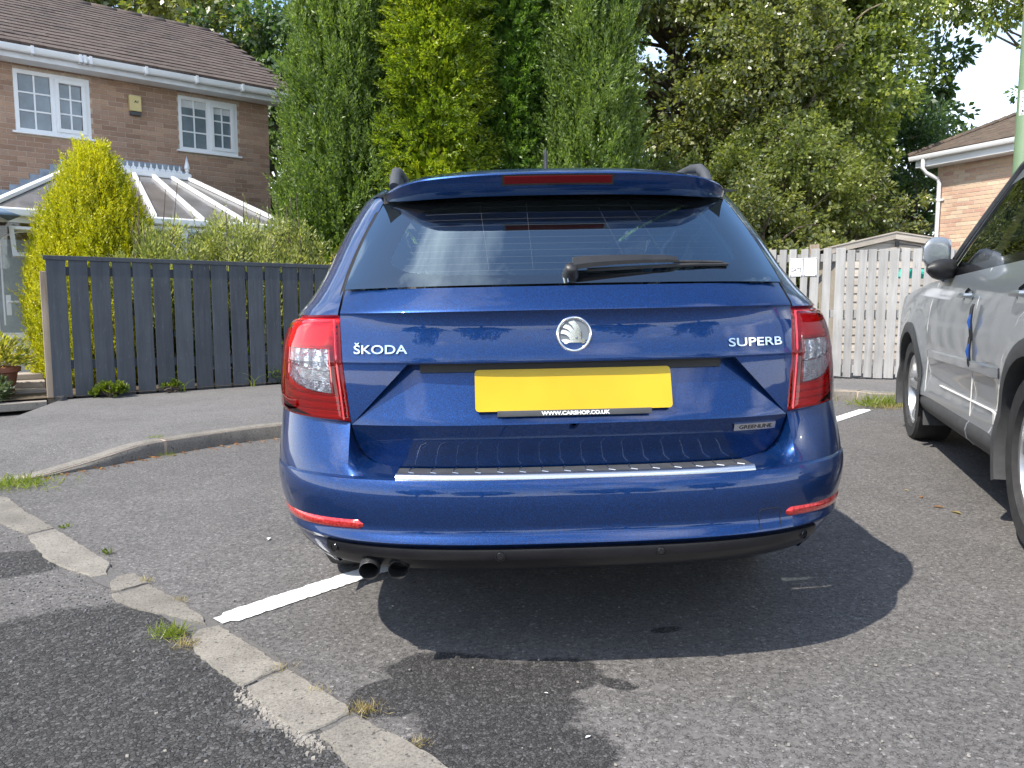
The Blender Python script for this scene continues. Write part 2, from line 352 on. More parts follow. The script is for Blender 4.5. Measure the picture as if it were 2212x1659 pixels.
M['fence'] = wood('blue_grey_stained_wood', (.046, .053, .062), (.074, .083, .094), .7, wear=(.14, .148, .155))
M['picket'] = wood('grey_painted_wood', (.27, .262, .248), (.40, .39, .375), .8, wear=(.22, .20, .175))
M['rawwood'] = wood('weathered_bare_wood', (.22, .17, .12), (.42, .34, .26), .85)
M['shedwood'] = wood('shed_board', (.38, .33, .27), (.52, .46, .39), .8, axis=0)
M['bark'] = plain('bark', (.11, .085, .06), .95, var=.45, scale=14, bstr=.8, bscale=25, bdist=.03)
M['barkpale'] = plain('pale_bark', (.30, .24, .17), .95, var=.4, scale=9, bstr=.8, bscale=25, bdist=.03)
M['leyland'] = leafmat('leyland_foliage', [(0.0605, 0.1045, 0.0242), (0.121, 0.1925, 0.0396), (0.187, 0.2695, 0.0638), (0.275, 0.352, 0.1045)], nvar=.3)
M['thuja'] = leafmat('golden_thuja_foliage', [(0.075, 0.1313, 0.0125), (0.1625, 0.2375, 0.0163), (0.275, 0.35, 0.0225), (0.4125, 0.45, 0.0375)], nvar=.35)
M['thujag'] = leafmat('green_thuja_foliage', [(0.044, 0.11, 0.02), (0.088, 0.18, 0.028), (0.154, 0.26, 0.04), (0.242, 0.36, 0.06)], nvar=.3)
M['gold'] = leafmat('golden_conifer_foliage', [(.20, .235, .010), (.40, .41, .014), (.56, .53, .016), (.70, .64, .035)], trans=.38, nvar=.3, nscale=2)
M['oak'] = leafmat('oak_leaves', [(0.0642, 0.0879, 0.0282), (0.1212, 0.1531, 0.041), (0.205, 0.2339, 0.0616), (0.3208, 0.3189, 0.0962)], nvar=.3, gloss=.07)
M['ash'] = leafmat('ash_leaves', [(0.0744, 0.1104, 0.0264), (0.15, 0.204, 0.0408), (0.24, 0.294, 0.06), (0.396, 0.432, 0.09)], nvar=.3, gloss=.06)
M['dark'] = leafmat('dark_leaves', [(0.0347, 0.072, 0.0315), (0.0693, 0.126, 0.0495), (0.1114, 0.18, 0.0675), (0.1733, 0.2475, 0.09)], nvar=.3, gloss=.05)
M['olive'] = leafmat('olive_brown_leaves', [(0.0733, 0.1026, 0.0276), (0.1368, 0.1751, 0.046), (0.2102, 0.2475, 0.0667), (0.2835, 0.314, 0.092)], nvar=.35)
M['privet'] = leafmat('variegated_leaves', [(.14, .185, .05), (.26, .30, .09), (.40, .42, .16), (.55, .54, .26)], nvar=.3, nscale=3)
M['spotlaurel'] = leafmat('yellow_edged_leaves', [(.12, .16, .025), (.27, .28, .045), (.44, .42, .07), (.58, .52, .14)], nvar=.25, nscale=3)
M['weed'] = leafmat('weed_leaves', [(0.048, 0.08, 0.012), (0.1056, 0.152, 0.02), (0.1824, 0.224, 0.032)], nvar=.2)
M['lavender'] = leafmat('grey_green_leaves', [(.045, .075, .035), (.08, .12, .055), (.13, .17, .085)], nvar=.2)
M['grass'] = leafmat('grass_blades', [(.10, .15, .02), (.20, .26, .035), (.32, .33, .07)], nvar=.2)
M['straw'] = leafmat('dry_straw', [(.25, .18, .07), (.40, .31, .14), (.55, .47, .26)], nvar=.2)
M['litter'] = leafmat('dead_leaf', [(.22, .085, .035), (.34, .16, .07), (.45, .27, .13)], nvar=.2)
M['paint'] = carpaint('metallic_blue_paint', (.0005, .0170, .084), (.0012, .105, .42), fl=1500, rough=.40, metal=.74)
M['silver'] = carpaint('metallic_grey_paint', (.25, .275, .30), (.42, .45, .48), rough=.42, metal=.5, fl=900, cr=.05)
m, t, o = newmat('chrome'); bsdf(t, o, (.82, .83, .84), .07, 1.0); M['chrome'] = m
m, t, o = newmat('brushed_steel'); bsdf(t, o, (.70, .71, .72), .28, 1.0); M['steel'] = m
M['alloy'] = plain('alloy', (.52, .53, .54), .32, .85, var=.05)
M['black'] = plain('black_plastic', (.018, .018, .019), .45, var=.2, scale=30)
M['gloss'] = plain('gloss_black', (.008, .008, .010), .12, var=.1, coat=.6)
M['valance'] = plain('valance_plastic', (.010, .010, .012), .28, var=.2, scale=20)
M['trim'] = plain('grey_plastic', (.055, .057, .060), .55, var=.2, scale=20)
M['rubber'] = plain('tyre_rubber', (.030, .030, .031), .8, var=.3, scale=18, bstr=.3, bscale=120)
M['void'] = plain('underbody', (.012, .012, .012), .9)
M['cloth'] = plain('seat_cloth', (.06, .064, .07), .9, var=.2, scale=40)
M['liner'] = plain('pale_headliner', (.38, .38, .36), .9)
M['redseat'] = plain('red_bag_cloth', (.16, .02, .02), .8)
M['tintglass'] = thinglass('tinted_glass', (.66, .80, .84), 4.2, 1.5, gcol=(.72, .90, 1.0))
m, t, o = newmat('printed_glass_border'); d = N(t, 'ShaderNodeBsdfDiffuse'); d.inputs[0].default_value = (.006, .006, .007, 1); g = N(t, 'ShaderNodeBsdfGlossy'); g.inputs['Roughness'].default_value = 0; g.inputs[0].default_value = (.72, .90, 1, 1)
fr = N(t, 'ShaderNodeFresnel'); fr.inputs[0].default_value = 1.5; mx_ = N(t, 'ShaderNodeMixShader'); t.links.new(math_(t, 'MULTIPLY', fr.outputs[0], 3.4, True), mx_.inputs[0]); t.links.new(d.outputs[0], mx_.inputs[1]); t.links.new(g.outputs[0], mx_.inputs[2]); t.links.new(mx_.outputs[0], o.inputs[0]); M['frit'] = m
M['sideglass'] = thinglass('side_glass', (.78, .86, .76), 1.0, 1.5)
M['redlens'] = thinglass('red_lens', (.94, .20, .20), 1.2, 1.5)
M['clearlens'] = thinglass('clear_lens', (.95, .95, .95), 1.0, 1.5)
m, t, o = newmat('red_reflector'); p = N(t, 'ShaderNodeTexCoord').outputs['Object']
c = ramp(t, noise(t, p, 140, 2), [(.35, (.42, .012, .012)), (.65, (.80, .06, .05))]); bsdf(t, o, c, .22, .35, coat=1); M['redrefl'] = m
m, t, o = newmat('lamp_red_body'); bsdf(t, o, (.85, .07, .07), .3, .15); M['redbody'] = m
m, t, o = newmat('lamp_bezel_red'); bsdf(t, o, (.62, .012, .02), .12, coat=1); M['redbezel'] = m
m, t, o = newmat('high_brake_lamp'); bsdf(t, o, (.13, .004, .006), .5, spec=.15); M['brake'] = m
m, t, o = newmat('lamp_reflector'); p = N(t, 'ShaderNodeTexCoord').outputs['Object']
bsdf(t, o, (.88, .89, .90), .16, .7, bump=noise(t, scaled(t, p, (30, 30, 50)), 1, 2), bstr=.5, bdist=.02); M['lampchrome'] = m
m, t, o = newmat('plate_yellow'); p = N(t, 'ShaderNodeTexCoord').outputs['Object']
c = mix(t, ramp(t, noise(t, p, 3.0, 3), [(.35, 0), (.7, 1)]), (.52, .335, .006), (.60, .41, .014)); bsdf(t, o, c, .3, spec=.4); M['plate'] = m
M['white'] = plain('white_print', (.80, .80, .80), .5, var=.03)
M['inkblack'] = plain('black_print', (.02, .02, .02), .5)
M['alarm'] = plain('cream_yellow_plastic', (.62, .50, .22), .45, var=.08)
M['terracotta'] = plain('terracotta', (.26, .105, .065), .8, var=.15, scale=10)
M['canvas'] = plain('blue_grey_canvas', (.13, .19, .26), .8, var=.15, scale=5)
M['polegreen'] = plain('green_column_paint', (.15, .225, .125), .5, var=.08, scale=4)
M['bluegel'] = plain('blue_plastic', (.02, .08, .32), .3, var=.2, scale=40)
M['hose'] = plain('green_hose', (.02, .20, .10), .4)
M['check'] = None
m, t, o = newmat('checked_cloth'); p = N(t, 'ShaderNodeTexCoord').outputs['Object']; ck = N(t, 'ShaderNodeTexChecker'); ck.inputs['Scale'].default_value = 28; ck.inputs[1].default_value = (.75, .75, .76, 1); ck.inputs[2].default_value = (.04, .04, .07, 1)
t.links.new(p, ck.inputs['Vector']); bsdf(t, o, ck.outputs[0], .9); M['check'] = m
M['skin'] = plain('skin', (.45, .27, .2), .6)
# ---------------------------------------------------------------- ground
def sheet(name, loop, mat, dz, kind='structure'):
    m = MB(); m.add([(p[0], p[1], gz(p[0])+dz) for p in loop], [tuple(range(len(loop)))])
    o = m.build(name, mat, fix=False); props(o, kind=kind); return o
m = MB(); xs = [-400, -7, -3, 0, 4, 8, 400]; ysn = [-400, -20, 0, 30, 400]
m.grid([[(x, y, gz(x)) for x in xs] for y in ysn]); props(m.build('car_park', M['asphalt'], fix=False), kind='structure')
def arc(ctrl, n=10):                                             # Catmull-Rom through points
    P = [Vector(c) for c in ctrl]; P = [P[0]*2-P[1]]+P+[P[-1]*2-P[-2]]; out = []
    for i in range(1, len(P)-2):
        a, b, c, d = P[i-1:i+3]
        for k in range(n):
            t = k/n; out.append(.5*((2*b)+(c-a)*t+(2*a-5*b+4*c-d)*t*t+(3*b-a-3*c+d)*t**3))
    out.append(P[-2]); return out
def resample(path, step):
    L = [0]
    for i in range(1, len(path)): L.append(L[-1]+(path[i]-path[i-1]).length)
    n = max(1, int(L[-1]/step)); res = []; j = 0
    for k in range(n+1):
        s = L[-1]*k/n
        while j < len(L)-2 and L[j+1] < s: j += 1
        f = (s-L[j])/max(1e-9, L[j+1]-L[j]); res.append(path[j].lerp(path[j+1], min(1, f)))
    return res
def flat(v): return Vector((v.x, v.y, 0))
# raised kerb round the bay: foot line seen in the photograph, carried on behind the cars
kp = [flat(G(-420, 1120)), flat(G(-150, 1075)), flat(G(0, 1045)), flat(G(74, 1035)), flat(G(238, 1006)), flat(G(345, 985)), flat(G(613, 945)), Vector((-.4, 6.6, 0)), Vector((1.4, 7.35, 0)), flat(G(1808, 866)), flat(G(1951, 874)), Vector((6.2, 7.0, 0)), Vector((11, 6.2, 0))]
kpath = resample(arc(kp, 12), .1)
i0 = min(range(len(kpath)), key=lambda i: (kpath[i]-flat(G(0, 1045))).length)
i1 = min(range(len(kpath)), key=lambda i: (kpath[i]-flat(G(345, 985))).length)
def kh(i):                                                       # dropped kerb on the left rises to full height
    t = max(0, min(1, (i-i0)/max(1, (i1-i0)))); return .012+.093*(t*t*(3-2*t))
def kn(i):
    d = (kpath[min(i+1, len(kpath)-1)]-kpath[max(0, i-1)]).normalized(); return Vector((-d.y, d.x, 0))
bed = MB(); rows = []
for i in range(len(kpath)):
    q = kpath[i]; n = kn(i); rows.append([(q+n*.012).to_tuple()[:2]+(gz(q.x)-.02,), (q+n*.012).to_tuple()[:2]+(gz(q.x)+kh(i)-.006,), (q+n*.118).to_tuple()[:2]+(gz(q.x)+kh(i)-.006,), (q+n*.118).to_tuple()[:2]+(gz(q.x)-.02,)])
bed.grid(rows); kerb = props(bed.build('kerb', M['mortar']), kind='structure')
joint = i1 % 9
def kerbstone(a, b):
    m = MB(); rows = []
    js = [a+.12]+list(range(a+1, b))+[b-.12]
    for i in js:
        k = int(round(i)); k = max(0, min(len(kpath)-1, k)); fr = i-math.floor(i); q = kpath[int(math.floor(i))].lerp(kpath[min(len(kpath)-1, int(math.floor(i))+1)], fr); n = kn(k); h = kh(k); jit = rnd.uniform(-.0015, .0015)
        c = [(0, -.03), (.0, h*.45), (.010, h-.014), (.024, h), (.075, h+.003), (.125, h), (.125, -.03)]
        rows.append([(q.x+n.x*u, q.y+n.y*u, gz(q.x)+z+jit) for u, z in c])
    m.grid(rows); k = len(m.v); n = 7
    m.f.append(tuple(range(n))); m.f.append(tuple(range(k-n, k)))
    return m.build('kerb_stone', M['kerb'], kerb, smooth=True, angle=30)
a = joint
while a+9 < len(kpath): kerbstone(a, a+9); a += 9
# footway behind the kerb
back = [(40, 26), (-40, 26), (-40, 2.0)]
fw = [(kpath[i]+kn(i)*.12) for i in range(0, len(kpath), 2)]
fv = []; rows = []
for i in range(0, len(kpath), 2):
    q = kpath[i]+kn(i)*.122; rows.append((q, kh(i)))
m = MB(); top = []; bot = []
for q, h in rows:
    bot.append((q.x, q.y, gz(q.x)+h-.004)); e = q+Vector((-.35 if q.x < -1.5 else 0, 1, 0)).normalized()*40; e = Vector((q.x*2.2-1.2, max(q.y+22, 26), 0)); mid = q.lerp(e, .03)
    top.append([(q.x, q.y, gz(q.x)+h-.004), (q.lerp(e, .018).x, q.lerp(e, .018).y, gz(q.lerp(e, .018).x)+max(h, .06)-.004), (mid.x, mid.y, gz(mid.x)+.1), (e.x, e.y, gz(e.x)+.1)])
m.grid(top); props(m.build('footway', M['tarmac'], smooth=True), kind='structure')
# fence line, needed for the garden behind it
FA = G(115, 866, .1); FB = G(615, 829, .1); FD = flat(FB-FA).normalized(); FN = Vector((FD.y, -FD.x, 0))    # FN faces the car park
p0 = FA+FN*.02; g0 = p0-FD*6; g1 = p0+FD*7
sheet('garden_ground', [g0[:2], g1[:2], (g1+Vector((8, 9, 0)))[:2], (g1+Vector((-2, 26, 0)))[:2], (g0+Vector((-14, 14, 0)))[:2]], M['soil'], .108)
sl0 = p0+FN*.10; patio = [sl0-FD*.06, sl0-FD*5, sl0-FD*5-FN*4, sl0-FD*.1-FN*4.6]
sheet('garden_path', [q[:2] for q in patio], M['slab'], .114)
m = MB(); e0 = sl0-FD*.06+FN*.05; e1 = e0-FD*4.5; a_ = Vector((e0.x, e0.y, gz(e0.x)+.04)); b_ = Vector((e1.x, e1.y, gz(e1.x)+.04)); m.obox(a_, b_-a_, -FN*.055, Vector((0, 0, .078))); props(m.build('path_edging', M['kerb'], bevel=.006), kind='structure')
# road strip on the near side of the flush edging
EDGE = [(-500, 900), (-200, 985), (0, 1104), (60, 1135), (150, 1198), (240, 1255), (330, 1290), (430, 1355), (540, 1420), (680, 1530), (830, 1630), (1000, 1760), (1500, 2300)]
ep = [flat(G(x, y)) for x, y in EDGE]
loop = [(q.x, q.y) for q in ep]+[(ep[-1].x, -40), (-60, -40), (-60, ep[0].y)]
m = MB(); rows = [[(q.x, q.y, gz(q.x)+.004), (q.x-6, q.y-5, gz(q.x-6)+.004), (q.x-60, q.y-60, gz(-60)+.004)] for q in ep]
m.grid(rows); props(m.build('road', M['road'], fix=True), kind='structure')
# flush edging stones: outlines as they lie, worn and broken
ES = [[(0, 1075.8), (18, 1079), (53.6, 1108.5), (116, 1144), (59.5, 1158), (0, 1132), (-60, 1100), (-70, 1060)],
 [(-78, 1056), (-68, 1099), (-150, 1062), (-240, 1015), (-215, 985), (-140, 1020)],
 [(118, 1146.5), (190.5, 1191.8), (238, 1221.6), (232, 1245.4), (199.4, 1251.3), (139.9, 1230.5), (98.2, 1209.7), (60, 1162)],
 [(240, 1283), (238, 1264.8), (252, 1251.4), (290, 1243.4), (319, 1264.8), (295, 1272), (262, 1281)],
 [(241, 1289), (268, 1285), (320, 1268), (388, 1305), (439.6, 1340.7), (446, 1356), (388, 1340), (330, 1327), (290, 1318), (250, 1303)],
 [(415, 1380.9), (428, 1367.5), (473, 1357.7), (616, 1447.8), (526.6, 1488), (473, 1456.7), (424, 1416.6)],
 [(533, 1493), (621, 1454), (669.5, 1483.5), (754, 1534.8), (756, 1549), (712, 1572), (680, 1585), (656, 1593), (607, 1563.8), (549, 1514.7)],
 [(690, 1592), (767.6, 1556), (892.6, 1617.4), (955, 1659), (1050, 1730), (850, 1760), (765, 1675), (722, 1628)]]
bedm = MB(); bl = [G(x, y) for x, y in EDGE]
bn = []
rows = []
for i, q in enumerate(bl):
    d = flat(bl[min(i+1, len(bl)-1)]-bl[max(i-1, 0)]).normalized(); n = Vector((-d.y, d.x, 0)); rows.append([(q.x+n.x*s, q.y+n.y*s, gz(q.x)+.0065) for s in (-.05, .05)])
bedm.grid(rows)
m_, t_, o_ = newmat('edging_fines'); bsdf(t_, o_, ramp(t_, noise(t_, pos(t_), 120, 4, .7), [(.3, (.075, .071, .067)), (.7, (.15, .142, .134))]), .95); M['fines'] = m_
edging = props(bedm.build('edging', M['fines'], fix=False), kind='structure')
r2 = random.Random(3)
for loop in ES:
    pts = []
    L = [flat(G(x, y)) for x, y in loop]
    for i in range(len(L)):
        a, b = L[i], L[(i+1) % len(L)]; k = max(1, int((b-a).length/.02)); nn = Vector((-(b-a).y, (b-a).x, 0)).normalized()
        for j in range(k):
            q = a.lerp(b, j/k)+nn*(r2.uniform(-.0045, .0045) if j else 0); pts.append(q)
    c = sum(pts, Vector())/len(pts); m = MB(); n = len(pts)
    v0 = [(q.x, q.y, gz(q.x)) for q in pts]; v1 = [(q.x, q.y, gz(q.x)+.0085) for q in pts]; v2 = [((q.lerp(c, .02)).x, (q.lerp(c, .02)).y, gz(q.x)+.0125) for q in pts]
    m.add(v0+v1+v2, [(i, (i+1) % n, n+(i+1) % n, n+i) for i in range(n)]+[(n+i, n+(i+1) % n, 2*n+(i+1) % n, 2*n+i) for i in range(n)]+[tuple(range(2*n, 3*n))])
    m.build('kerb_stone', M['kerb'], edging, smooth=True, angle=30)
# painted bay line, ragged at its edges, running under the blue car
la = flat(G(470, 1343)); lb = flat(G(1872, 885)); d = (lb-la).normalized(); n = Vector((-d.y, d.x, 0)); K = 420; rows = []
for i in range(K+1):
    q = la.lerp(lb, i/K); e0 = r2.uniform(-.004, .004); e1 = r2.uniform(-.004, .004); taper = 1 if 2 < i < K-2 else .6
    rows.append([(q+n*(-.052*taper+e0)), (q+n*(.052*taper+e1))])
m = MB(); m.grid([[(v.x, v.y, gz(v.x)+.004) for v in r] for r in rows]); props(m.build('bay_line', M['line'], fix=False), kind='structure')
# loose chippings and bitumen lumps, weeds and litter on the ground
def scatter_stones(name, cnt, zone, size, mat, seed, dz):
    g = np.random.default_rng(seed); V = []
    base = np.array([(1, 0, 0), (0, 1, 0), (-1, 0, 0), (0, -1, 0)])
    for i in range(cnt):
        q = zone(g); s = g.uniform(*size); a = g.uniform(0, 6.3); ca, sa = math.cos(a), math.sin(a); ex = g.uniform(.6, 1.2); zz = gz(q[0])+dz
        ring = [np.array((q[0]+s*(x*ca-y*ex*sa)*g.uniform(.8, 1.2), q[1]+s*(x*sa+y*ex*ca)*g.uniform(.8, 1.2), zz)) for x, y, _ in base]
        topr = [r*[.7, .7, 1]+np.array((q[0], q[1], 0))*[.3, .3, 0]+np.array((0, 0, s*g.uniform(.5, .9))) for r in ring]
        for k in range(4): V.append([ring[k], ring[(k+1) % 4], topr[(k+1) % 4], topr[k]])
        V.append(topr)
    return props(quads(name, np.array(V), mat), kind='stuff')
def zn_near(g): q = G(g.uniform(-100, 2300), 900+760*g.uniform(0, 1)**1.1); return q.x, q.y
M['chip'] = plain('pale_chipping', (.25, .23, .20), .9, var=.35, scale=40)
M['chipd'] = plain('dark_chipping', (.10, .10, .10), .8, var=.4, scale=40)
props(scatter_stones('loose_chippings', 160, zn_near, (.002, .0055), M['chip'], 1, .003), label='small pale stone chips scattered over the asphalt', cat='stones')
def zn_road(g):
    k = g.integers(2, len(EDGE)-2); f = g.uniform(); q = G(EDGE[k][0]+(EDGE[k+1][0]-EDGE[k][0])*f-abs(g.normal())*170-18, EDGE[k][1]+(EDGE[k+1][1]-EDGE[k][1])*f+abs(g.normal())*22+10); return q.x, q.y
props(scatter_stones('dark_chippings', 1100, zn_road, (.002, .006), M['chipd'], 2, .004), label='dark loose chippings on the near road edge', cat='stones')
def zn_gravel(g):
    t = g.uniform(0, 1); q = G(520+t*170+g.normal(0, 10), 1500+t*120+g.normal(0, 9)); return q.x, q.y
props(scatter_stones('gravel_strip', 420, zn_gravel, (.003, .008), M['chip'], 4, .004), label='pale gravel along the broken edging stones', cat='gravel')
# ---------------------------------------------------------------- foliage helpers
def unit(a): return a/np.maximum(1e-9, np.linalg.norm(a, axis=-1, keepdims=True))
def leaves(P, A, S, width=.45, fold=.15, g=rng):
    """one folded, pointed leaf per point: P base, A axis (unit), S length"""
    n = len(P); r = unit(g.normal(size=(n, 3))); side = unit(np.cross(A, r)); nor = np.cross(side, A)
    L = S[:, None]*A; w = (S*width*.5)[:, None]
    v = np.empty((n, 4, 3)); v[:, 0] = P; v[:, 2] = P+L
    mid = P+L*.45+nor*(S*fold)[:, None]
    v[:, 1] = mid+side*w; v[:, 3] = mid-side*w
    return v
def branchpath(a, b, bend, g, n=6):
    a = np.array(a); b = np.array(b); mid = g.normal(size=3)*bend; mid[2] = abs(mid[2])*.6
    return [Vector(a+(b-a)*t+mid*math.sin(t*math.pi)) for t in np.linspace(0, 1, n)]
def broadleaf(name, label, base, h, rx, ry, zc, rz, mat, nleaf, lsize, seed, group=None, nclump=70, trunk=.22, bark='bark', lean=(0, 0), clump=(.55, 1.15), group_cat='tree', bare=0, droop=0):
    """tree: tapered trunk, limbs to every leaf clump, leaves spread through the clumps"""
    g = np.random.default_rng(seed); base = Vector(base); T = thing(name, label, group_cat, base, group=group); inv = ROOT[T.name].inverted()
    mb = MB(); top = np.array((base.x+lean[0], base.y+lean[1], base.z+h*.82))
    tp = branchpath(base-Vector((0, 0, .2)), top, .25, g, 10); mb.tube(tp, [trunk*(1-.82*i/9) for i in range(10)], 9)
    C = []
    for i in range(nclump):
        u = unit(g.normal(size=3)); rr = g.uniform(.35, 1)**.5
        C.append(np.array((base.x+lean[0]*.7, base.y+lean[1]*.7, base.z+zc))+u*rr*np.array((rx, ry, rz)))
    C = np.array(C)
    for c in C:
        hz_ = max(base.z+h*.18, min(c[2]-abs(g.normal())*1.2-.3, base.z+h*.78)); t = (hz_-base.z+.2)/(h*.82+.2); k = min(8, max(0, int(t*9)))
        s = tp[k].lerp(tp[min(9, k+1)], t*9-k if t*9-k < 1 else 1)
        mb.tube(branchpath(s, c, .35, g, 6), [max(.012, trunk*(1-t*.8)*.42*(1-.85*j/5)) for j in range(6)], 5, cap=False)
    mb.build('trunk', M[bark], T, smooth=True, fix=False)
    idx = g.integers(0, len(C), nleaf); R_ = g.uniform(*clump, size=len(C))[idx]
    u = unit(g.normal(size=(nleaf, 3))); rad = g.uniform(0, 1, nleaf)**(1/2.2)
    # twig clusters inside every clump keep the outline ragged
    tw = unit(g.normal(size=(len(C)*14, 3)))*g.uniform(.3, 1.15, size=(len(C)*14, 1)); pick = idx*14+g.integers(0, 14, nleaf)
    off = tw[pick]*np.array((1, 1, .72))*R_[:, None]+u*(rad*.24)[:, None]*R_[:, None]
    Pp = C[idx]+off; A = unit(u+tw[pick]*.7+np.array((0, 0, -.25-droop)))
    V = leaves(Pp, A, g.uniform(.65, 1.3, nleaf)*lsize, .62, .12, g)
    quads('crown', V, M[mat], T, inv); return T
def plume_conifer(name, label, base, h, R0, mat, nplume, per, plen, lsize, seed, up=.9, outw=.45, prof=None, group=None, wide=.35, flatten=False, trunk=.12, jitter=.16, cells=90, cellr=.5, stretch=.42):
    """columnar conifer: feathered sprays over the whole height, each a stalk with leaflets on both sides"""
    g = np.random.default_rng(seed); base = Vector(base); T = thing(name, label, 'conifer', base, group=group); inv = ROOT[T.name].inverted()
    mb = MB(); mb.tube([base-Vector((0, 0, .1)), base+Vector((0, 0, h*.5)), base+Vector((0, 0, h*.95))], [trunk, trunk*.6, .015], 8); 
    prof = prof or (lambda t: (1-t)**.55*(.86+.14*min(1, t*6)))
    t = 1-np.sqrt(g.uniform(0, 1, nplume)*.985+.012) if False else g.uniform(0, .97, nplume); keep = g.uniform(0, 1, nplume) < np.array([.25+prof(a) for a in t]); t = t[keep]; n = len(t)
    ph = g.uniform(0, 2*math.pi, n); lob = 1+jitter*.5*np.sin(ph*5+t*9+seed)
    ct, cf = g.uniform(0, .95, cells), g.uniform(0, 2*math.pi, cells); pr = np.array([prof(a) for a in t])*R0   # upright boughs bulge out of the column
    dph = np.abs((ph[:, None]-cf[None]+math.pi) % (2*math.pi)-math.pi)*np.maximum(.15, pr)[:, None]; dt_ = (t[:, None]-ct[None])*h*stretch
    bul = np.sqrt(np.clip(1-np.sqrt(dph**2+dt_**2)/cellr, 0, 1)).max(1); lob = lob*(1-jitter*1.5+jitter*2.4*bul)
    Rr = R0*np.array([prof(a) for a in t])*lob*g.uniform(.80, 1.0, n); 
    o = np.stack([np.cos(ph), np.sin(ph), np.zeros(n)], 1); root = np.array(base)[None]+o*Rr[:, None]; root[:, 2] += t*h
    ax = unit(o*outw+np.array((0, 0, up))+g.normal(size=(n, 3))*.22); ln = plen*g.uniform(.6, 1.25, n)
    side = unit(np.cross(ax, o+g.normal(size=(n, 3))*(.25 if flatten else .8)))
    k = np.tile(np.arange(per), n); I = np.repeat(np.arange(n), per); f = (k+g.uniform(0, 1, len(k)))/per; sg = np.where(k % 2 == 0, 1., -1.)
    nor = np.cross(ax, side)[I]
    P = root[I]+ax[I]*(f*ln[I])[:, None]+(side[I]*(sg*g.uniform(0, .3, len(k))*(1-f)*ln[I]*wide)[:, None])+nor*(g.normal(size=len(k))*.05*ln[I])[:, None]
    A = unit(ax[I]*(.55+.4*f)[:, None]+side[I]*(sg*(.75-.45*f))[:, None]+g.normal(size=(len(k), 3))*.22)
    V = leaves(P, A, lsize*g.uniform(.6, 1.3, len(k))*(1.15-.45*f), .36, .08, g)
    # inner sprays close the crown round the stem
    ni = n*5; ti = g.uniform(0, .95, ni); pi_ = g.uniform(0, 6.3, ni); ri = R0*np.array([prof(a) for a in ti])*g.uniform(.35, .80, ni)
    Pi = np.stack([base.x+np.cos(pi_)*ri, base.y+np.sin(pi_)*ri, base.z+ti*h], 1); Ai = unit(np.stack([np.cos(pi_), np.sin(pi_), np.ones(ni)], 1)+g.normal(size=(ni, 3))*.5)
    Vi = leaves(Pi, Ai, np.full(ni, lsize*2.3), .55, .1, g)
    mb.build('trunk', M['bark'], T, smooth=True, fix=False); quads('crown', np.concatenate([V, Vi]), M[mat], T, inv); return T
def bush(name, label, base, rx, ry, h, mat, nleaf, lsize, seed, cat='shrub', spikes=0, group=None, width=.5, stems=14, zmin=0):
    g = np.random.default_rng(seed); base = Vector(base); T = thing(name, label, cat, base, group=group); inv = ROOT[T.name].inverted()
    mb = MB(); tips = []
    for i in range(stems):
        a = g.uniform(0, 6.3); r = g.uniform(.3, .95); e = np.array((base.x+math.cos(a)*rx*r, base.y+math.sin(a)*ry*r, base.z+h*(1-.55*r*r)*g.uniform(.75, .98)))
        mb.tube(branchpath(base, e, .06, g, 5), [.014, .011, .009, .006, .004], 5, cap=False); tips.append(e)
    P = []; A = []; S = []
    nc = max(12, nleaf//220); cc = unit(g.normal(size=(nc, 3)))*g.uniform(.45, 1, size=(nc, 1))**.5; cc[:, 2] = zmin+(1-zmin)*np.abs(cc[:, 2])-.12
    C = np.array(base)+cc*np.array((rx, ry, h*.82))+np.array((0, 0, .06)); I = g.integers(0, nc, nleaf); u = unit(g.normal(size=(nleaf, 3))); cr = min(rx, ry, h)*.34
    P = C[I]+u*(g.uniform(0, 1, nleaf)**.5*cr)[:, None]; P[:, 2] = np.maximum(P[:, 2], base.z+.02); A = unit(u*.8+unit(P-np.array(base))*.6+np.array((0, 0, .35)))
    V = [leaves(P, A, g.uniform(.6, 1.3, nleaf)*lsize, width, .12, g)]
    for i in range(spikes):                                       # long shoots standing out of the mass
        c = C[g.integers(0, nc)]+g.normal(size=3)*.05; L = g.uniform(.18, .42)*min(1, h); d = unit(np.array((g.normal()*.35, g.normal()*.25, 1.))); k = 26; f = np.linspace(.05, 1, k)
        bend = np.array((g.normal()*.25, g.normal()*.2, -.1)); path = c+d*(f*L)[:, None]+bend*(f**2*L*.5)[:, None]
        mb.tube([Vector(path[0]), Vector(path[k//2]), Vector(path[-1])], [.003, .002, .001], 4, cap=False)
        aa = g.normal(size=(k, 3)); aa = unit(np.cross(np.tile(d, (k, 1)), aa)+d*.5); V.append(leaves(path, aa, np.full(k, lsize*.85)*(1.15-.4*f), width, .1, g))
    mb.build('stems', M['bark'], T, smooth=True, fix=False); quads('leaves', np.concatenate(V), M[mat], T, inv); return T
def tuft(name, label, base, r, h, mat, n, seed, cat='weed', wdt=.06, flatness=.8, group=None):
    g = np.random.default_rng(seed); base = Vector(base); P = np.array(base)+np.stack([g.normal(size=n)*r*.45, g.normal(size=n)*r*.3, np.zeros(n)], 1)
    P[:, 2] = [gz(x) + (base.z-gz(base.x)) for x in P[:, 0]]
    A = unit(np.stack([g.normal(size=n)*flatness, g.normal(size=n)*flatness, np.abs(g.normal(size=n))+.25], 1)); V = leaves(P, A, h*g.uniform(.45, 1.2, n), wdt, .05, g)
    T = thing(name, label, cat, base, group=group); props(quads('blades', V, M[mat], T, ROOT[T.name].inverted()), kind='stuff'); return T
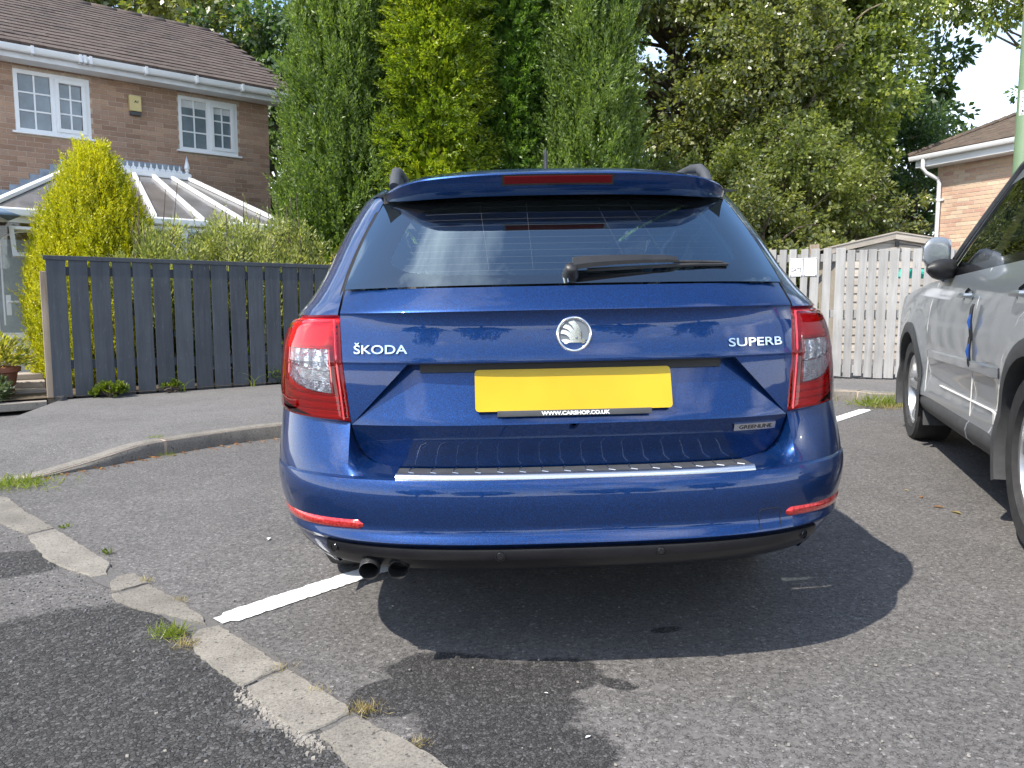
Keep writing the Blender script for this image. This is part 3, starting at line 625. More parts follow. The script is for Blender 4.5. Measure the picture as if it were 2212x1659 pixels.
# ---------------------------------------------------------------- blue estate car (car space: x right, y forward from the rear bumper, z up)
CARL = Vector((.182, 1.91, gz(.182)))
car = thing('estate_car', 'metallic blue estate car seen from behind, parked over the white bay line', 'car', CARL, (0, -R(1.1), R(2.4)))
WZ = np.array([(.26, .79), (.30, .805), (.34, .823), (.38, .838), (.43, .856), (.50, .872), (.57, .876), (.70, .874), (.80, .872), (.90, .862), (.95, .845), (.98, .817), (1.02, .786), (1.05, .770), (1.10, .748), (1.16, .727), (1.22, .706), (1.28, .681), (1.33, .657), (1.36, .640), (1.40, .600)])
BB, NN = .65, 3.0
def wz(z): return float(np.interp(z, WZ[:, 0], WZ[:, 1]))
def plan(x, z):
    r = min(abs(x)/wz(z), .9995); return BB*(1-(1-r**NN)**(1/NN))
def arcpt(th, z, y0, sgn=1):                                      # point on the rear corner, th 0 (centre) .. 90 deg (flank)
    w = wz(z); return (sgn*w*math.sin(th)**(2/NN), y0+BB-BB*max(0, math.cos(th))**(2/NN), z)
def thx(x, z): return math.asin(min(1, (abs(x)/wz(z)))**(NN/2))
def cbuild(m, name, mat, parent=car, **k): return m.build(name, mat, parent, world=False, **k)
PY = np.array([(.565, .125), (.60, .118), (.64, .104), (.686, .088), (.69, .087), (.845, .096), (.852, .094), (.90, .104), (.95, .110), (.978, .104), (.984, .100), (.992, .106), (1.02, .132), (1.046, .160)])
def ytg(z): return float(np.interp(z, PY[:, 0], PY[:, 1]))
HW = np.array([(.565, .47), (.572, .515), (.582, .543), (.60, .567), (.625, .584), (.66, .593), (.69, .598), (.78, .609), (.85, .618), (.95, .625), (.984, .6255), (1.05, .622), (1.10, .613), (1.16, .596), (1.22, .575), (1.28, .549), (1.32, .530)])
def hw(z): return float(np.interp(z, HW[:, 0], HW[:, 1]))
# --- tailgate skin in bands, recess for the plate
def band(z0, z1, nz, nx=56, f0=-1, f1=1, yoff=None):
    rows = []
    for i in range(nz+1):
        z = z0+(z1-z0)*i/nz; h = hw(z)-.003; rows.append([((f0+(f1-f0)*j/nx)*h, ytg(z)+plan((f0+(f1-f0)*j/nx)*h, z), z) for j in range(nx+1)])
    return rows
m = MB()
def roundlo(z0, z1, nz): return band(z0, z1, nz)
zs = [.565, .567, .570, .575, .582, .59, .60, .612, .625, .645, .665, .686]
m.grid([[(f*(hw(z)-.003), ytg(z)+plan(f*hw(z), z), z) for f in np.linspace(-1, 1, 61)] for z in zs])
# flanks beside the recess, split along its slanted edge
def recx(z): return .592+(.437-.592)*(z-.688)/(.847-.688)
zr = np.linspace(.686, .848, 15)
for sg in (-1, 1):
    m.grid([[(sg*(min(recx(z), hw(z)-.004)+((hw(z)-.003)-min(recx(z), hw(z)-.004))*j/10), ytg(z)+plan(min(recx(z), hw(z)-.004)+((hw(z)-.003)-min(recx(z), hw(z)-.004))*j/10, z), z) for j in range(11)] for z in zr], flip=sg < 0)
def yrec(z): return ytg(z)+.052*max(0, (z-.688)/.16)**.9
m.grid([[(f*recx(z), yrec(z)+plan(f*recx(z), z)*(1-.35*(z-.686)/.16), z) for f in np.linspace(-1, 1, 41)] for z in zr])
for sg in (-1, 1):                                                # slanted side walls of the recess
    m.grid([[(sg*recx(z), ytg(z)+plan(recx(z), z)-.0005, z), (sg*recx(z), yrec(z)+plan(recx(z), z)*(1-.35*(z-.686)/.16)+.0005, z)] for z in zr])
zt = .848
m.grid([[(f*recx(zt), ytg(zt)+plan(f*recx(zt), zt), zt+.0005) for f in np.linspace(-1, 1, 41)], [(f*recx(zt), yrec(zt)+plan(f*recx(zt), zt)*.65, zt-.004) for f in np.linspace(-1, 1, 41)]])
zs = [.848, .851, .856, .87, .89, .91, .93, .95, .966, .976, .981, .9835, .986, .990, .996, 1.006, 1.02, 1.034, 1.0465]
m.grid([[(f*(hw(z)-.003), ytg(z)+plan(f*hw(z), z), z) for f in np.linspace(-1, 1, 61)] for z in zs])
cbuild(m, 'tailgate', M['paint'], smooth=True, angle=24)
# dark plastic strip under the overhanging edge, above the plate
m = MB(); m.grid([[(f*.405, yrec(z)+plan(f*.405, z)*.65-.0025-.006*(z > .835), z) for f in np.linspace(-1, 1, 25)] for z in (.822, .826, .836, .8475)])
cbuild(m, 'handle_strip', M['black'], smooth=True)
# --- rear window: dark printed border and clear centre
ZB, ZT = 1.049, 1.326
def yg(z): return .163+(z-1.05)*.93
def gpt(x, z, o=0): return (x, yg(z)+plan(x, z)*.86-o, z)
def gz_b(f): return ZB+.004*(1-f*f)
def gz_t(f): return ZT-.012*f*f
def gout(f, t): z = gz_b(f)+(gz_t(f)-gz_b(f))*t; return f*(hw(z)-.004), z
def inner(k):                                                     # clear area outline, rounded
    a = 2*math.pi*k/72; e = 5.; c, s = math.cos(a), math.sin(a); fx = abs(c)**(2/e)*(1 if c > 0 else -1); fz = abs(s)**(2/e)*(1 if s > 0 else -1)
    t = .5+.5*fz; z = 1.079+(1.300-1.079)*t; return fx*(.508-.098*t**1.2), z
def outer(k):
    a = 2*math.pi*k/72; c, s = math.cos(a), math.sin(a); q = max(abs(c), abs(s)); f, t = c/q, .5+.5*s/q
    return gout(f, t)
m = MB(); rings = []
for s in np.linspace(0, 1, 7):
    rg = []
    for k in range(72):
        (xo, zo), (xi, zi) = outer(k), inner(k); x, z = xo+(xi-xo)*s, zo+(zi-zo)*s; rg.append(gpt(x, z))
    rings.append(rg)
m.grid(rings, wrap=True); win = cbuild(m, 'rear_window', M['frit'], smooth=True, angle=60); win['label'] = 'tinted rear window with black printed border'
m = MB(); rings = []
for s in np.linspace(0, .985, 14):
    rings.append([gpt((inner(k)[0])*(1-s), inner(k)[1]+(1.19-inner(k)[1])*s) for k in range(72)])
m.grid(rings, wrap=True); kk = len(m.v); m.f.append(tuple(range(kk-72, kk))); cbuild(m, 'pane', M['tintglass'], win, smooth=True, angle=60)
m = MB()
for i in range(11):                                               # heater wires and aerial lines printed on the glass
    z = 1.092+i*.019; hwid = .46-.08*(z-1.08)/.22; m.grid([[gpt(f*hwid, z+d, -.0012) for f in np.linspace(-1, 1, 24)] for d in (-.00035, .00035)])
for x0, x1 in ((-.10, -.095), (-.235, -.215), (.105, .17), (.20, .29)):
    m.grid([[gpt(x0+(x1-x0)*(1-t)+d, 1.092+.20*t, -.0012) for t in np.linspace(0, 1, 10)] for d in (-.0005, .0005)])
M['wire'] = plain('heater_wire', (.20, .13, .11), .6); cbuild(m, 'heater_wires', M['wire'], win, fix=False)
# --- spoiler and its lamp
SPX = .535
def sp_rows():
    prof = [(.365, 1.312), (.338, 1.326), (.333, 1.331), (.322, 1.350), (.312, 1.364), (.314, 1.3685), (.330, 1.376), (.39, 1.392), (.46, 1.4035)]
    rows = []
    for y, z in prof:
        r = []
        for f in np.linspace(-1, 1, 61):
            x = f*(SPX+.14*max(0, y-.33)); sw = plan(x, 1.31)*.86; dz = -.004*f*f-(.034 if z > 1.37 else .018 if z > 1.345 else .004)*abs(f)**3.0
            k_ = max(0, (abs(f)-.72)/.28); k_ = k_*k_; e_ = (math.copysign(.532, f), .55, 1.330); q_ = (x, y+sw*(.8 if y > .4 else 1), z+dz); r.append(tuple(q_[c]+(e_[c]-q_[c])*k_ for c in range(3)))
        rows.append(r)
    return rows
m = MB(); m.grid(sp_rows()); cbuild(m, 'spoiler', M['paint'], smooth=True, angle=40)
r0_ = sp_rows()[0]; m = MB(); m.grid([[(p[0], p[1]+.001, p[2]-.0005) for p in r0_], [gpt(p[0]*.985, gz_t(p[0]/.53)-.002, .002) for p in r0_]]); cbuild(m, 'spoiler_underside', M['black'], smooth=True)
m = MB(); yf_ = lambda z: .333-(z-1.331)*.62; zz = [(yf_(z)+.0005, z) for z in (1.3385, 1.341, 1.3575, 1.3600)]
m.grid([[(-.012+f*.153, y+plan(f*.153, 1.31)*.86-.0035*(1 if 0 < i < 3 else 0), z-.0008*f*f) for f in np.linspace(-1, 1, 21)] for i, (y, z) in enumerate(zz)])
br = cbuild(m, 'high_brake_light', M['brake'], smooth=True)
m = MB(); m.grid([[(-.012+f*.160, y+plan(f*.160, 1.31)*.86-.0012, z-.0008*f*f) for f in np.linspace(-1, 1, 21)] for y, z in ((yf_(1.335), 1.335), (yf_(1.3635), 1.3635))]); cbuild(m, 'lamp_surround', M['gloss'], br, smooth=True)
# --- roof, flanks, pillars
def zroof(x, y):
    top = float(np.interp(y, [.40, .46, .7, 1.1, 1.7, 2.4, 3.0, 3.15], [1.392, 1.402, 1.424, 1.440, 1.448, 1.440, 1.405, 1.392])); return top-.055*(abs(x)/.62)**2.4
ROOFW = lambda y: float(np.interp(y, [.40, .60, .85, 3.1], [.575, .60, .612, .60]))
m = MB(); m.grid([[(f*ROOFW(y), y+plan(f*ROOFW(y), 1.345)*max(0, 1-(y-.44)/.6), zroof(f*ROOFW(y), y)-(.004 if y < .5 else 0)) for f in np.linspace(-1, 1, 41)] for y in [.44, .5, .6, .7, .85, 1., 1.2, 1.5, 1.8, 2.1, 2.4, 2.7, 2.9, 3.05, 3.15]])
cbuild(m, 'roof', M['paint'], smooth=True, angle=50)
def yfront(z): return 4.05 if z < .98 else 3.92-(z-.98)/.40*.80
def xside(y, z):                                                  # flank half width
    w = wz(z); wide = max(0, min(1, (y-.7)/1.2)); w += (.030 if z < 1.0 else .012)*wide
    if z < 1.0 and y > 3.6: w -= .16*((y-3.6)/1.2)**2
    return w
body = MB(); sg_rows = {}
ZS = [.70, .76, .84, .90, .94, .965, .98, .995, 1.015, 1.035, 1.05, 1.075, 1.10, 1.14, 1.18, 1.22, 1.26, 1.30, 1.325, 1.345, 1.362, 1.378, 1.392]
def yrear(z): return ytg(z) if z < 1.046 else yg(min(z, 1.33))+max(0, z-1.33)*1.2
WIN = []                                                          # side glazing (fractions of the length at that height)
FR = [0, .055, .11, .135, .30, .325, .545, .575, .80, .86, 1.0]
FRW = {3: 1, 5: 1, 7: 1}
for sg in (-1, 1):
    rows = []
    for z in ZS:
        h = hw(min(z, 1.32))+.004; h = min(h, wz(z)*.97); t0 = thx(h, z); y0 = yrear(z); dep = .022 if .695 < z < .968 else 0
        r = []
        for k in range(17):
            th = t0+(math.pi/2-t0)*(k/16)**.8; a = arcpt(th, z, y0, sg); r.append((a[0]-sg*dep*math.sin(th), a[1]+dep*math.cos(th), min(a[2], zroof(a[0], a[1])-.004)))
        ys, ye = y0+BB, yfront(z)
        if z < 1.0: fr = np.linspace(0, 1, 31)[1:]
        else: fr = np.linspace(0, 1, 31)[1:]
        for f in fr: y = ys+(ye-ys)*f; r.append((sg*xside(y, z), y, min(z, zroof(xside(y, z), y)-.003) if z > 1.33 else z))
        rows.append(r)
    # leave the glazed openings out of the shell
    zi0, zi1 = ZS.index(1.05), ZS.index(1.325); nc = len(rows[0]); vs = [q for r in rows for q in r]; fs = []; gl = MB(); op = []
    for i in range(len(rows)-1):
        for j in range(nc-1):
            c = j-16; inwin = zi0 <= i < zi1 and (1 <= c <= 5 or 7 <= c <= 14 or 16 <= c <= 25)
            q = (i*nc+j, i*nc+j+1, (i+1)*nc+j+1, (i+1)*nc+j)
            (op if inwin else fs).append(q)
    body.add(vs, fs); gl.add(vs, op); 
    w_ = cbuild(gl, 'side_window', M['sideglass'], smooth=True)
# sills and flanks below the lamps, wheel arches cut out
AX = [1.10, 3.86]
for sg in (-1, 1):
    ZL = [.20, .24, .28, .32, .36, .40, .44, .48, .52, .56, .60, .64, .68, .70]; YL = [.66+.035*k for k in range(108)]; vs = []; fs = []
    for z in ZL:
        for y in YL: vs.append((sg*(xside(y, max(.5, z))-.05*max(0, .34-z)/.14), y, z))
    n = len(YL)
    for i in range(len(ZL)-1):
        for j in range(n-1):
            yc, zc = YL[j]+.017, (ZL[i]+ZL[i+1])/2
            if min(math.hypot(yc-a, zc-.32) for a in AX) < .345: continue
            fs.append((i*n+j, i*n+j+1, (i+1)*n+j+1, (i+1)*n+j))
    body.add(vs, fs)
# nose and bonnet
def nose(z): return 4.05+.75*(1-max(0, (z-.55)/.43)**2*.55)
body.grid([[(x, 4.05+(nose(z)-4.05)*(1-(abs(x)/.86)**3.5*.75), z) for x in np.linspace(-.84, .84, 25)] for z in (.22, .35, .5, .62, .75, .86, .93, .97)])
body.grid([[(x, y+.0*abs(x), .985+.045*(1-(x/.86)**2)*(1-(max(0, y-3.7)/.9)**2)-.10*max(0, (y-4.1)/.5)**2) for x in np.linspace(-.84, .84, 21)] for y in (3.85, 4.0, 4.2, 4.4, 4.55, 4.65)])
cbuild(body, 'body', M['paint'], smooth=True, angle=38)
m = MB(); m.grid([[(f*.74, 3.95-(z-.98)/.40*.86+.10*(1-f*f), z+.015*(1-f*f)) for f in np.linspace(-1, 1, 21)] for z in np.linspace(.99, 1.385, 8)]); cbuild(m, 'windscreen', M['sideglass'], smooth=True)
# --- black seal round the tailgate and under it
m = MB()
for sg in (-1, 1):
    m.grid([[(sg*(hw(z)+d), (ytg(z) if z < 1.046 else yg(z))+plan(hw(z)+d, z)*(1 if z < 1.046 else .9)+.011+.02*(d < 0), z) for d in (-.03, .012)] for z in [.58, .59, .60, .62, .65, .69, .75, .85, .95, 1.0, 1.046, 1.1, 1.15, 1.2, 1.25, 1.29]])
m.grid([[(f*.60, .15+plan(f*.6, .6), z) for f in np.linspace(-1, 1, 21)] for z in (.545, .60)])
cbuild(m, 'tailgate_seal', M['void'], smooth=True)
# --- bumper
BP = [(.562, .045), (.560, .026), (.555, .014), (.540, .006), (.515, .001), (.48, 0), (.44, .003), (.425, .004), (.412, -.002), (.402, -.010), (.396, -.012), (.388, -.004), (.381, .006)]
m = MB(); TH = [math.pi/2*(k/34) for k in range(35)]
def brow(z, y0, extra=True):
    full = [arcpt(t, z, y0, -1) for t in reversed(TH)]+[arcpt(t, z, y0, 1) for t in TH[1:]]
    a, b = full[0], full[-1]; return [(a[0]-.004, a[1]+.05, z)]+full+[(b[0]+.004, b[1]+.05, z)]
m.grid([brow(z, y) for z, y in BP]); 
# shoulders: from the crease up to the lamp and the tailgate edge
def shz(x): return float(np.interp(abs(x), [.47, .50, .543, .567, .584, .597, .62, .70, .78, .83, .88], [.566, .571, .583, .602, .628, .690, .693, .698, .716, .730, .742]))
for sg in (-1, 1):
    rows = []
    xs_ = list(np.linspace(.47, .60, 12))+list(np.linspace(.615, .8755, 20))
    for s in np.linspace(0, 1, 9):
        r = []
        for x in xs_:
            z1 = shz(x); z0 = .5602; z = z0+(z1-z0)*s; k = max(0, min(1, (x-.47)/.13)); yb = .0262+(ytg(max(.566, z1))+.012-.0262)*(s**1.15)
            th = thx(min(x, wz(z)*.9995), z); a = arcpt(th, z, yb, sg); r.append(a)
        a = r[-1]; r.append((a[0], a[1]+.25, a[2])); rows.append(r)
    m.grid(rows, flip=sg < 0)
m.grid([[(f*.60, y+plan(f*.6, .56), z) for f in np.linspace(-1, 1, 31)] for y, z in ((.045, .562), (.09, .5615), (.155, .560))])
for sg in (-1, 1):                                                # lower corners, their edge rising towards the wheel
    rows = []
    for t in np.linspace(0, 1, 8):
        r = []
        for k in range(20):
            f = k/19; zb = .299+(.371-.299)*f**.9; z = .381+(zb-.381)*t; y0 = .006+.045*t**1.6; t0 = thx(.657-.25*max(0, .335-z), z); r.append(arcpt(t0+(math.pi/2-t0)*f, z, y0, sg))
        rows.append([(r[0][0], r[0][1]+.04, r[0][2])]+r)
    rows.append([(p[0]*.93, p[1]+.03, p[2]+.012) for p in rows[-1]])
    m.grid(rows, flip=sg < 0)
bum = cbuild(m, 'bumper', M['paint'], smooth=True, angle=30); bum['label'] = 'blue rear bumper with a scuffed lower left corner'
# scuff on the lower left corner
m = MB(); rows = []
for i in range(16):
    f = .62-.60*i/15; zb = .299+(.371-.299)*f**.9; wd = .004+.012*math.sin(math.pi*i/15)+.003*rnd.random(); P_ = []
    for tt in (1.0, 1-min(.9, wd/max(.012, .381-zb))):
        z = .381+(zb-.381)*tt; y0 = .006+.045*tt**1.6; t0 = thx(.657-.25*max(0, .335-z), z); a = arcpt(t0+(math.pi/2-t0)*f, z, y0, -1); P_.append((a[0]-.0015, a[1]-.0025, z))
    rows.append(P_)
m.grid(rows); M['scuff'] = plain('bare_filler', (.55, .52, .46), .8, var=.3, scale=60); cbuild(m, 'scuff', M['scuff'], bum, fix=False)
m = MB()
def towline(P): m.tube([tuple(p) for p in P], .0011, 5)
def bpt(x, z): y0 = float(np.interp(z, [b[0] for b in reversed(BP)], [b[1] for b in reversed(BP)])); return arcpt(thx(x, z), z, y0, 1 if x > 0 else -1)
towline([bpt(.478, z) for z in (.40, .42, .435, .447)]+[bpt(x, .452) for x in (.484, .50, .52, .535)]+[bpt(.541, z) for z in (.447, .435, .42, .40)])
cbuild(m, 'towing_eye_cover', M['void'], bum)
# --- black valance
VP = [(.3825, .004), (.380, -.006), (.370, -.008), (.352, -.002), (.347, .012), (.335, .020), (.320, .032), (.309, .048), (.306, .075)]
m = MB(); rows = []
for z, y0 in VP:
    xe = .668-.35*max(0, .335-z); tw = thx(xe, z); rows.append([arcpt(t, z, y0, -1) for t in np.linspace(tw, 0, 26)]+[arcpt(t, z, y0, 1) for t in np.linspace(0, tw, 26)[1:]])
m.grid(rows); val = cbuild(m, 'valance', M['valance'], smooth=True, angle=30)
m = MB(); m.box((0, 1.1, .34), (1.2, 1.9, .06)); m.box((0, 3.2, .34), (1.3, 2.3, .06)); cbuild(m, 'floor_pan', M['void'])
m = MB()
for x in (-.645, -.205, .207, .622):
    z = .3645; th = thx(x, z); a = Vector(arcpt(th, z, -.0075, 1 if x > 0 else -1)); b = Vector(arcpt(th+.02, z, -.0075, 1 if x > 0 else -1)); tx = (b-a).normalized()*(1 if x > 0 else -1); n = tx.cross(Vector((0, 0, 1))).normalized()
    Mx = Matrix((tx, Vector((0, 0, 1)), n)).transposed().to_4x4(); Mx.translation = a
    s_ = MB(); s_.lathe([(.0001, .0022), (.0085, .0022), (.0095, .0012), (.0098, -.002), (.0108, -.002), (.0112, .002), (.0128, .002), (.0134, -.003)], 20, Mx); cbuild(s_, 'parking_sensor', M['gloss'], smooth=True, angle=30)
# --- exhausts
for x in (-.548, -.472):
    s_ = MB(); Mx = Matrix.Translation((x, .125, .327)) @ Matrix.Rotation(R(90+14), 4, 'X') @ Matrix.Scale(1.0, 4)
    s_.lathe([(.022, -.16), (.0265, -.05), (.0275, .06), (.0262, .062), (.0250, .055), (.024, -.04), (.0, -.042)], 24, Mx); cbuild(s_, 'exhaust_pipe', M['black'], smooth=True, angle=40)
m = MB(); m.box((-.51, .19, .335), (.03, .10, .05)); cbuild(m, 'exhaust_hanger', M['steel'], bevel=.004)
# --- load sill guard
m = MB(); m.grid([[(f*(.468-.0*(y > .03)), y+plan(f*.468, .56), z) for f in np.linspace(-1, 1, 41)] for y, z in ((.030, .5655), (.034, .5685), (.10, .567), (.118, .5655))]); sg_ = cbuild(m, 'sill_guard', M['trim'], smooth=True, angle=30)
m = MB(); m.grid([[(f*.470, y+plan(f*.470, .56), z) for f in np.linspace(-1, 1, 41)] for y, z in ((.0335, .5700), (.026, .5690), (.0215, .5660), (.0155, .5575), (.0165, .5545))]); cbuild(m, 'bright_edge', M['steel'], sg_, smooth=True, angle=60)
for i in range(16):
    x = -.435+.058*i; s_ = MB(); y = plan(x, .56); s_.tube([(x+.004, .115+y, .5672), (x-.003, .095+y, .5680), (x-.003, .055+y, .5688), (x+.012, .041+y, .5690)], .0014, 6); cbuild(s_, 'rib', M['steel'], sg_, smooth=True)
# --- tail lamps
for sg in (-1, 1):
    LT = MB(); z0, z1 = .693, .972
    def lz(c, t):                                                # c 0 at the tailgate edge .. 1 on the flank; t bottom..top
        zb = .6925+.012*c**1.5+.05*max(0, c-.62)**1.6*3; ztp = .9725-.05*max(0, c-.70)**1.3*2.2
        return zb+(ztp-zb)*t
    def lp(c, t, off):
        z = lz(c, t); x0 = hw(z)+.005; t0 = thx(x0, z); t1 = R(80); th = t0+(t1-t0)*c; a = arcpt(th, z, ytg(z), sg); e = arcpt(th+.01, z, ytg(z), sg)
        tx = Vector((e[0]-a[0], e[1]-a[1], 0)).normalized(); n = Vector((tx.y, -tx.x, 0))*(1 if sg > 0 else -1)
        if sg < 0: n = Vector((-abs(n.x) if n.x > 0 else n.x, n.y, 0))
        return Vector(a)+n*off
    CS = np.linspace(0, 1, 34); TS = np.linspace(0, 1, 61)
    CI0, CI1 = .085, .60                                          # clear window between these
    def tb(c): return .270+.15*max(0, (c-.085)/.515)**2.2; 
    TT = .70
    # housing: ribbed red body, deepest behind the lens
    def depth(c, t):
        rib = .0022*math.sin(t*95) if (t < .27 or t > .72) else .0018*math.sin(c*40)
        edge = min(1, c/.03, (1-c)/.03, t/.02, (1-t)/.02); return (-.010 if (t < .26 or t > .71 or c > .62 or c < .08) else -.017)+rib*max(0, edge)
    hs = MB(); hs.grid([[lp(c, t, depth(c, t)) for c in CS] for t in TS], flip=sg < 0); lamp = cbuild(hs, 'tail_lamp', M['redbody'], smooth=True, angle=70)
    # clear window in its bright frame
    def cw(u, v, off): c = CI0+(CI1-CI0)*u; b = tb(c); return lp(c, b+(TT-b)*v, off)
    rf = MB(); rf.grid([[cw(u, v, -.0065+.0022*math.sin(u*26)*(v > .52)+.0010*math.sin(v*110)*(v < .5)) for u in np.linspace(.015, .985, 40)] for v in np.linspace(.015, .985, 90)], flip=sg < 0); cbuild(rf, 'reflector', M['lampchrome'], lamp, smooth=True, angle=80)
    fr = MB()
    for (ua, va, ub, vb) in ((0, 0, 1, 0), (1, 0, 1, 1), (1, 1, 0, 1), (0, 1, 0, 0), (0, .5, 1, .5)): fr.tube([cw(ua+(ub-ua)*k/8, va+(vb-va)*k/8, -.003) for k in range(9)], .0022, 6)
    cbuild(fr, 'bright_frame', M['chrome'], lamp, smooth=True)
    gs = MB()
    for k in range(3):                                            # dark light guides that turn the corner with the lamp
        cc = .70+.085*k; tt = .255-.075*k; pth = [lp(cc, .70-.0*k, -.004)]+[lp(cc, t, -.004) for t in np.linspace(.62, tt+.10, 6)]+[lp(cc-.03, tt+.045, -.004), lp(cc-.09, tt+.015, -.004)]+[lp(c, tt, -.004) for c in np.linspace(cc-.16, .06, 7)]
        gs.tube(pth, .0030, 6)
    cbuild(gs, 'light_guide', M['redbezel'], lamp, smooth=True)
    bz = MB(); bz.tube([lp(.03, t, -.001) for t in np.linspace(.02, .98, 14)], .0045, 6); bz.tube([lp(c, .975, -.002) for c in np.linspace(.03, .9, 10)], .003, 6); bz.tube([lp(c, .022, -.002) for c in np.linspace(.03, .9, 12)], .003, 6); cbuild(bz, 'inner_rim', M['redbezel'], lamp, smooth=True)
    def loff(c, t): e = min(1, c/.035, (1-c)/.035, t/.028, (1-t)/.028); return -.008+.013*math.sqrt(max(0, 1-(1-max(0, e))**2))
    CL = sorted(set(list(np.linspace(0, 1, 30))+[CI0, CI1])); ln = MB(); cl = MB()
    cols_ = [c for c in CL]; vs = []; red = []; clr = []
    TL = 44
    for i in range(TL+1):
        for c in cols_:
            # rows follow the window's lower edge so that the two lenses meet in clean lines
            b = tb(min(max(c, CI0), CI1)); k1, k2 = 14, 36
            t = b*i/k1 if i <= k1 else (b+(TT-b)*(i-k1)/(k2-k1) if i <= k2 else TT+(1-TT)*(i-k2)/(TL-k2)); vs.append(lp(c, t, loff(c, t)))
    n = len(cols_)
    for i in range(TL):
        for j in range(n-1):
            q = (i*n+j, i*n+j+1, (i+1)*n+j+1, (i+1)*n+j); cm = (cols_[j]+cols_[j+1])/2
            (clr if (14 <= i < 36 and CI0 < cm < CI1) else red).append(q)
    ln.add(vs, red); cl.add(vs, clr)
    cbuild(ln, 'red_lens', M['redlens'], lamp, smooth=True, angle=60); cbuild(cl, 'clear_lens', M['clearlens'], lamp, smooth=True, angle=60)
# --- bumper reflectors
for sg in (-1, 1):
    s_ = MB(); rows = []
    for t in np.linspace(0, 1, 5):
        r = []
        for u in np.linspace(0, 1, 18):
            x = .556+(.845-.556)*u; zc = .4385-.012*u; hh = .0155*(min(1, u*12+.5)); z = zc+hh*(2*t-1)-(.004*(1-u) if t > .5 else 0); y0 = float(np.interp(z, [b[0] for b in reversed(BP)], [b[1] for b in reversed(BP)]))
            a = arcpt(thx(min(x, wz(z)*.999), z), z, y0-(.008 if 0 < t < 1 and 0 < u < 1 else -.002), sg); r.append(a)
        rows.append(r)
    s_.grid(rows, flip=sg < 0); cbuild(s_, 'rear_reflector', M['redrefl'], smooth=True, angle=50)
# --- number plate
def plp(x, z, off): t = (z-.722)/.107; return (x, .0885+.034*t+.004*(x/.26)**2-off, z)
m = MB(); rr = .010; out_ = []
for cx_, cz_, a0 in ((.25, .819, 0), (-.25, .819, 90), (-.25, .732, 180), (.25, .732, 270)):
    for k in range(5): a = R(a0+22.5*k); out_.append((cx_+rr*math.cos(a), cz_+rr*math.sin(a)))
n = len(out_); fv = [plp(x, z, .0035) for x, z in out_]; bv = [plp(x, z, -.002) for x, z in out_]
m.add(fv+bv, [(i, (i+1) % n, n+(i+1) % n, n+i) for i in range(n)]); m.grid([[plp(x, z, .0035) for x in np.linspace(-.25, .25, 9)] for z in (.722, .732, .819, .829)]); m.grid([[plp(x, z, .0035) for x in (-.26, -.25)] for z in (.732, .819)]); m.grid([[plp(x, z, .0035) for x in (.25, .26)] for z in (.732, .819)])
for cx_, cz_, a0 in ((.25, .819, 0), (-.25, .819, 90), (-.25, .732, 180), (.25, .732, 270)):
    pts = [plp(cx_, cz_, .0035)]+[plp(cx_+rr*math.cos(R(a0+22.5*k)), cz_+rr*math.sin(R(a0+22.5*k)), .0035) for k in range(5)]; m.add(pts, [tuple(range(6))])
plate = cbuild(m, 'number_plate', M['plate'], fix=True); plate['label'] = 'yellow rear number plate'
m = MB(); m.grid([[plp(x, z, .0042+.001*(0 < i < 3)) for x in (-.203, -.197, 0, .197, .203)] for i, z in enumerate((.7085, .7105, .7225, .7235))]); hold = cbuild(m, 'plate_holder', M['trim'], plate, smooth=True)
letters('lettering', 'WWW.CARSHOP.CO.UK', lambda a, b, c: plp(-.088+.180*a, .7108+.0098*b, .0052+.0012*c), M['white'], plate, bold=.035, world=False)
# --- badges
def tgp(x, z, off): return (x, ytg(z)+plan(x, z)-off, z)
letters('name_badge', 'ŠKODA', lambda a, b, c: tgp(-.582+.147*a, .8755+.0295*b, .001+.0035*c), M['chrome'], car, bold=.012, world=False)
letters('name_badge', 'SUPERB', lambda a, b, c: tgp(.418+.163*a, .8765+.0225*b, .001+.0035*c), M['chrome'], car, bold=.012, world=False)
m = MB(); x0, x1, z0, z1 = .4345, .5605, .647, .668
m.grid([[tgp(x, z, .0045 if 0 < i < 3 else .0005) for x in np.linspace(x0, x1, 9)] for i, z in enumerate((z0, z0+.0015, z1-.0015, z1))]); gb = cbuild(m, 'trim_badge', M['steel'], smooth=True, angle=50)
letters('lettering', 'GREENLINE', lambda a, b, c: tgp(x0+.015+.099*a, z0+.0052+.0105*b, .005+.0008*c), M['inkblack'], gb, bold=.004, world=False)
# emblem: ring, dark disc, winged arrow
EC = (0.002, .919); EM = Matrix.Translation(Vector(tgp(EC[0], EC[1], .001))) @ Matrix.Rotation(R(90-3), 4, 'X')
m = MB(); m.lathe([(.0395, -.004), (.0475, -.004), (.0478, .001), (.0455, .0050), (.0425, .0055), (.0400, .0042), (.0380, .0005), (.0376, -.003)], 64, EM); emb = cbuild(m, 'emblem', M['chrome'], smooth=True, angle=60)
m = MB(); m.lathe([(.0001, .0008), (.02, .0008), (.0378, .0002)], 48, EM); M['embl'] = plain('emblem_grey', (.16, .18, .20), .45); cbuild(m, 'disc', M['embl'], emb, smooth=True)
def ep(u, v, o): return EM @ Vector(((u-.468)*.0765*1.02, (v-.515)*.0765*1.02, o))
def feather(loop): 
    s_ = MB(); A = [ep(u, v, .0034) for u, v in loop]; B_ = [ep(u, v, .0006) for u, v in loop]; k = len(A); s_.add(A+B_, [tuple(range(k))]+[(i, (i+1) % k, k+(i+1) % k, k+i) for i in range(k)]); return s_
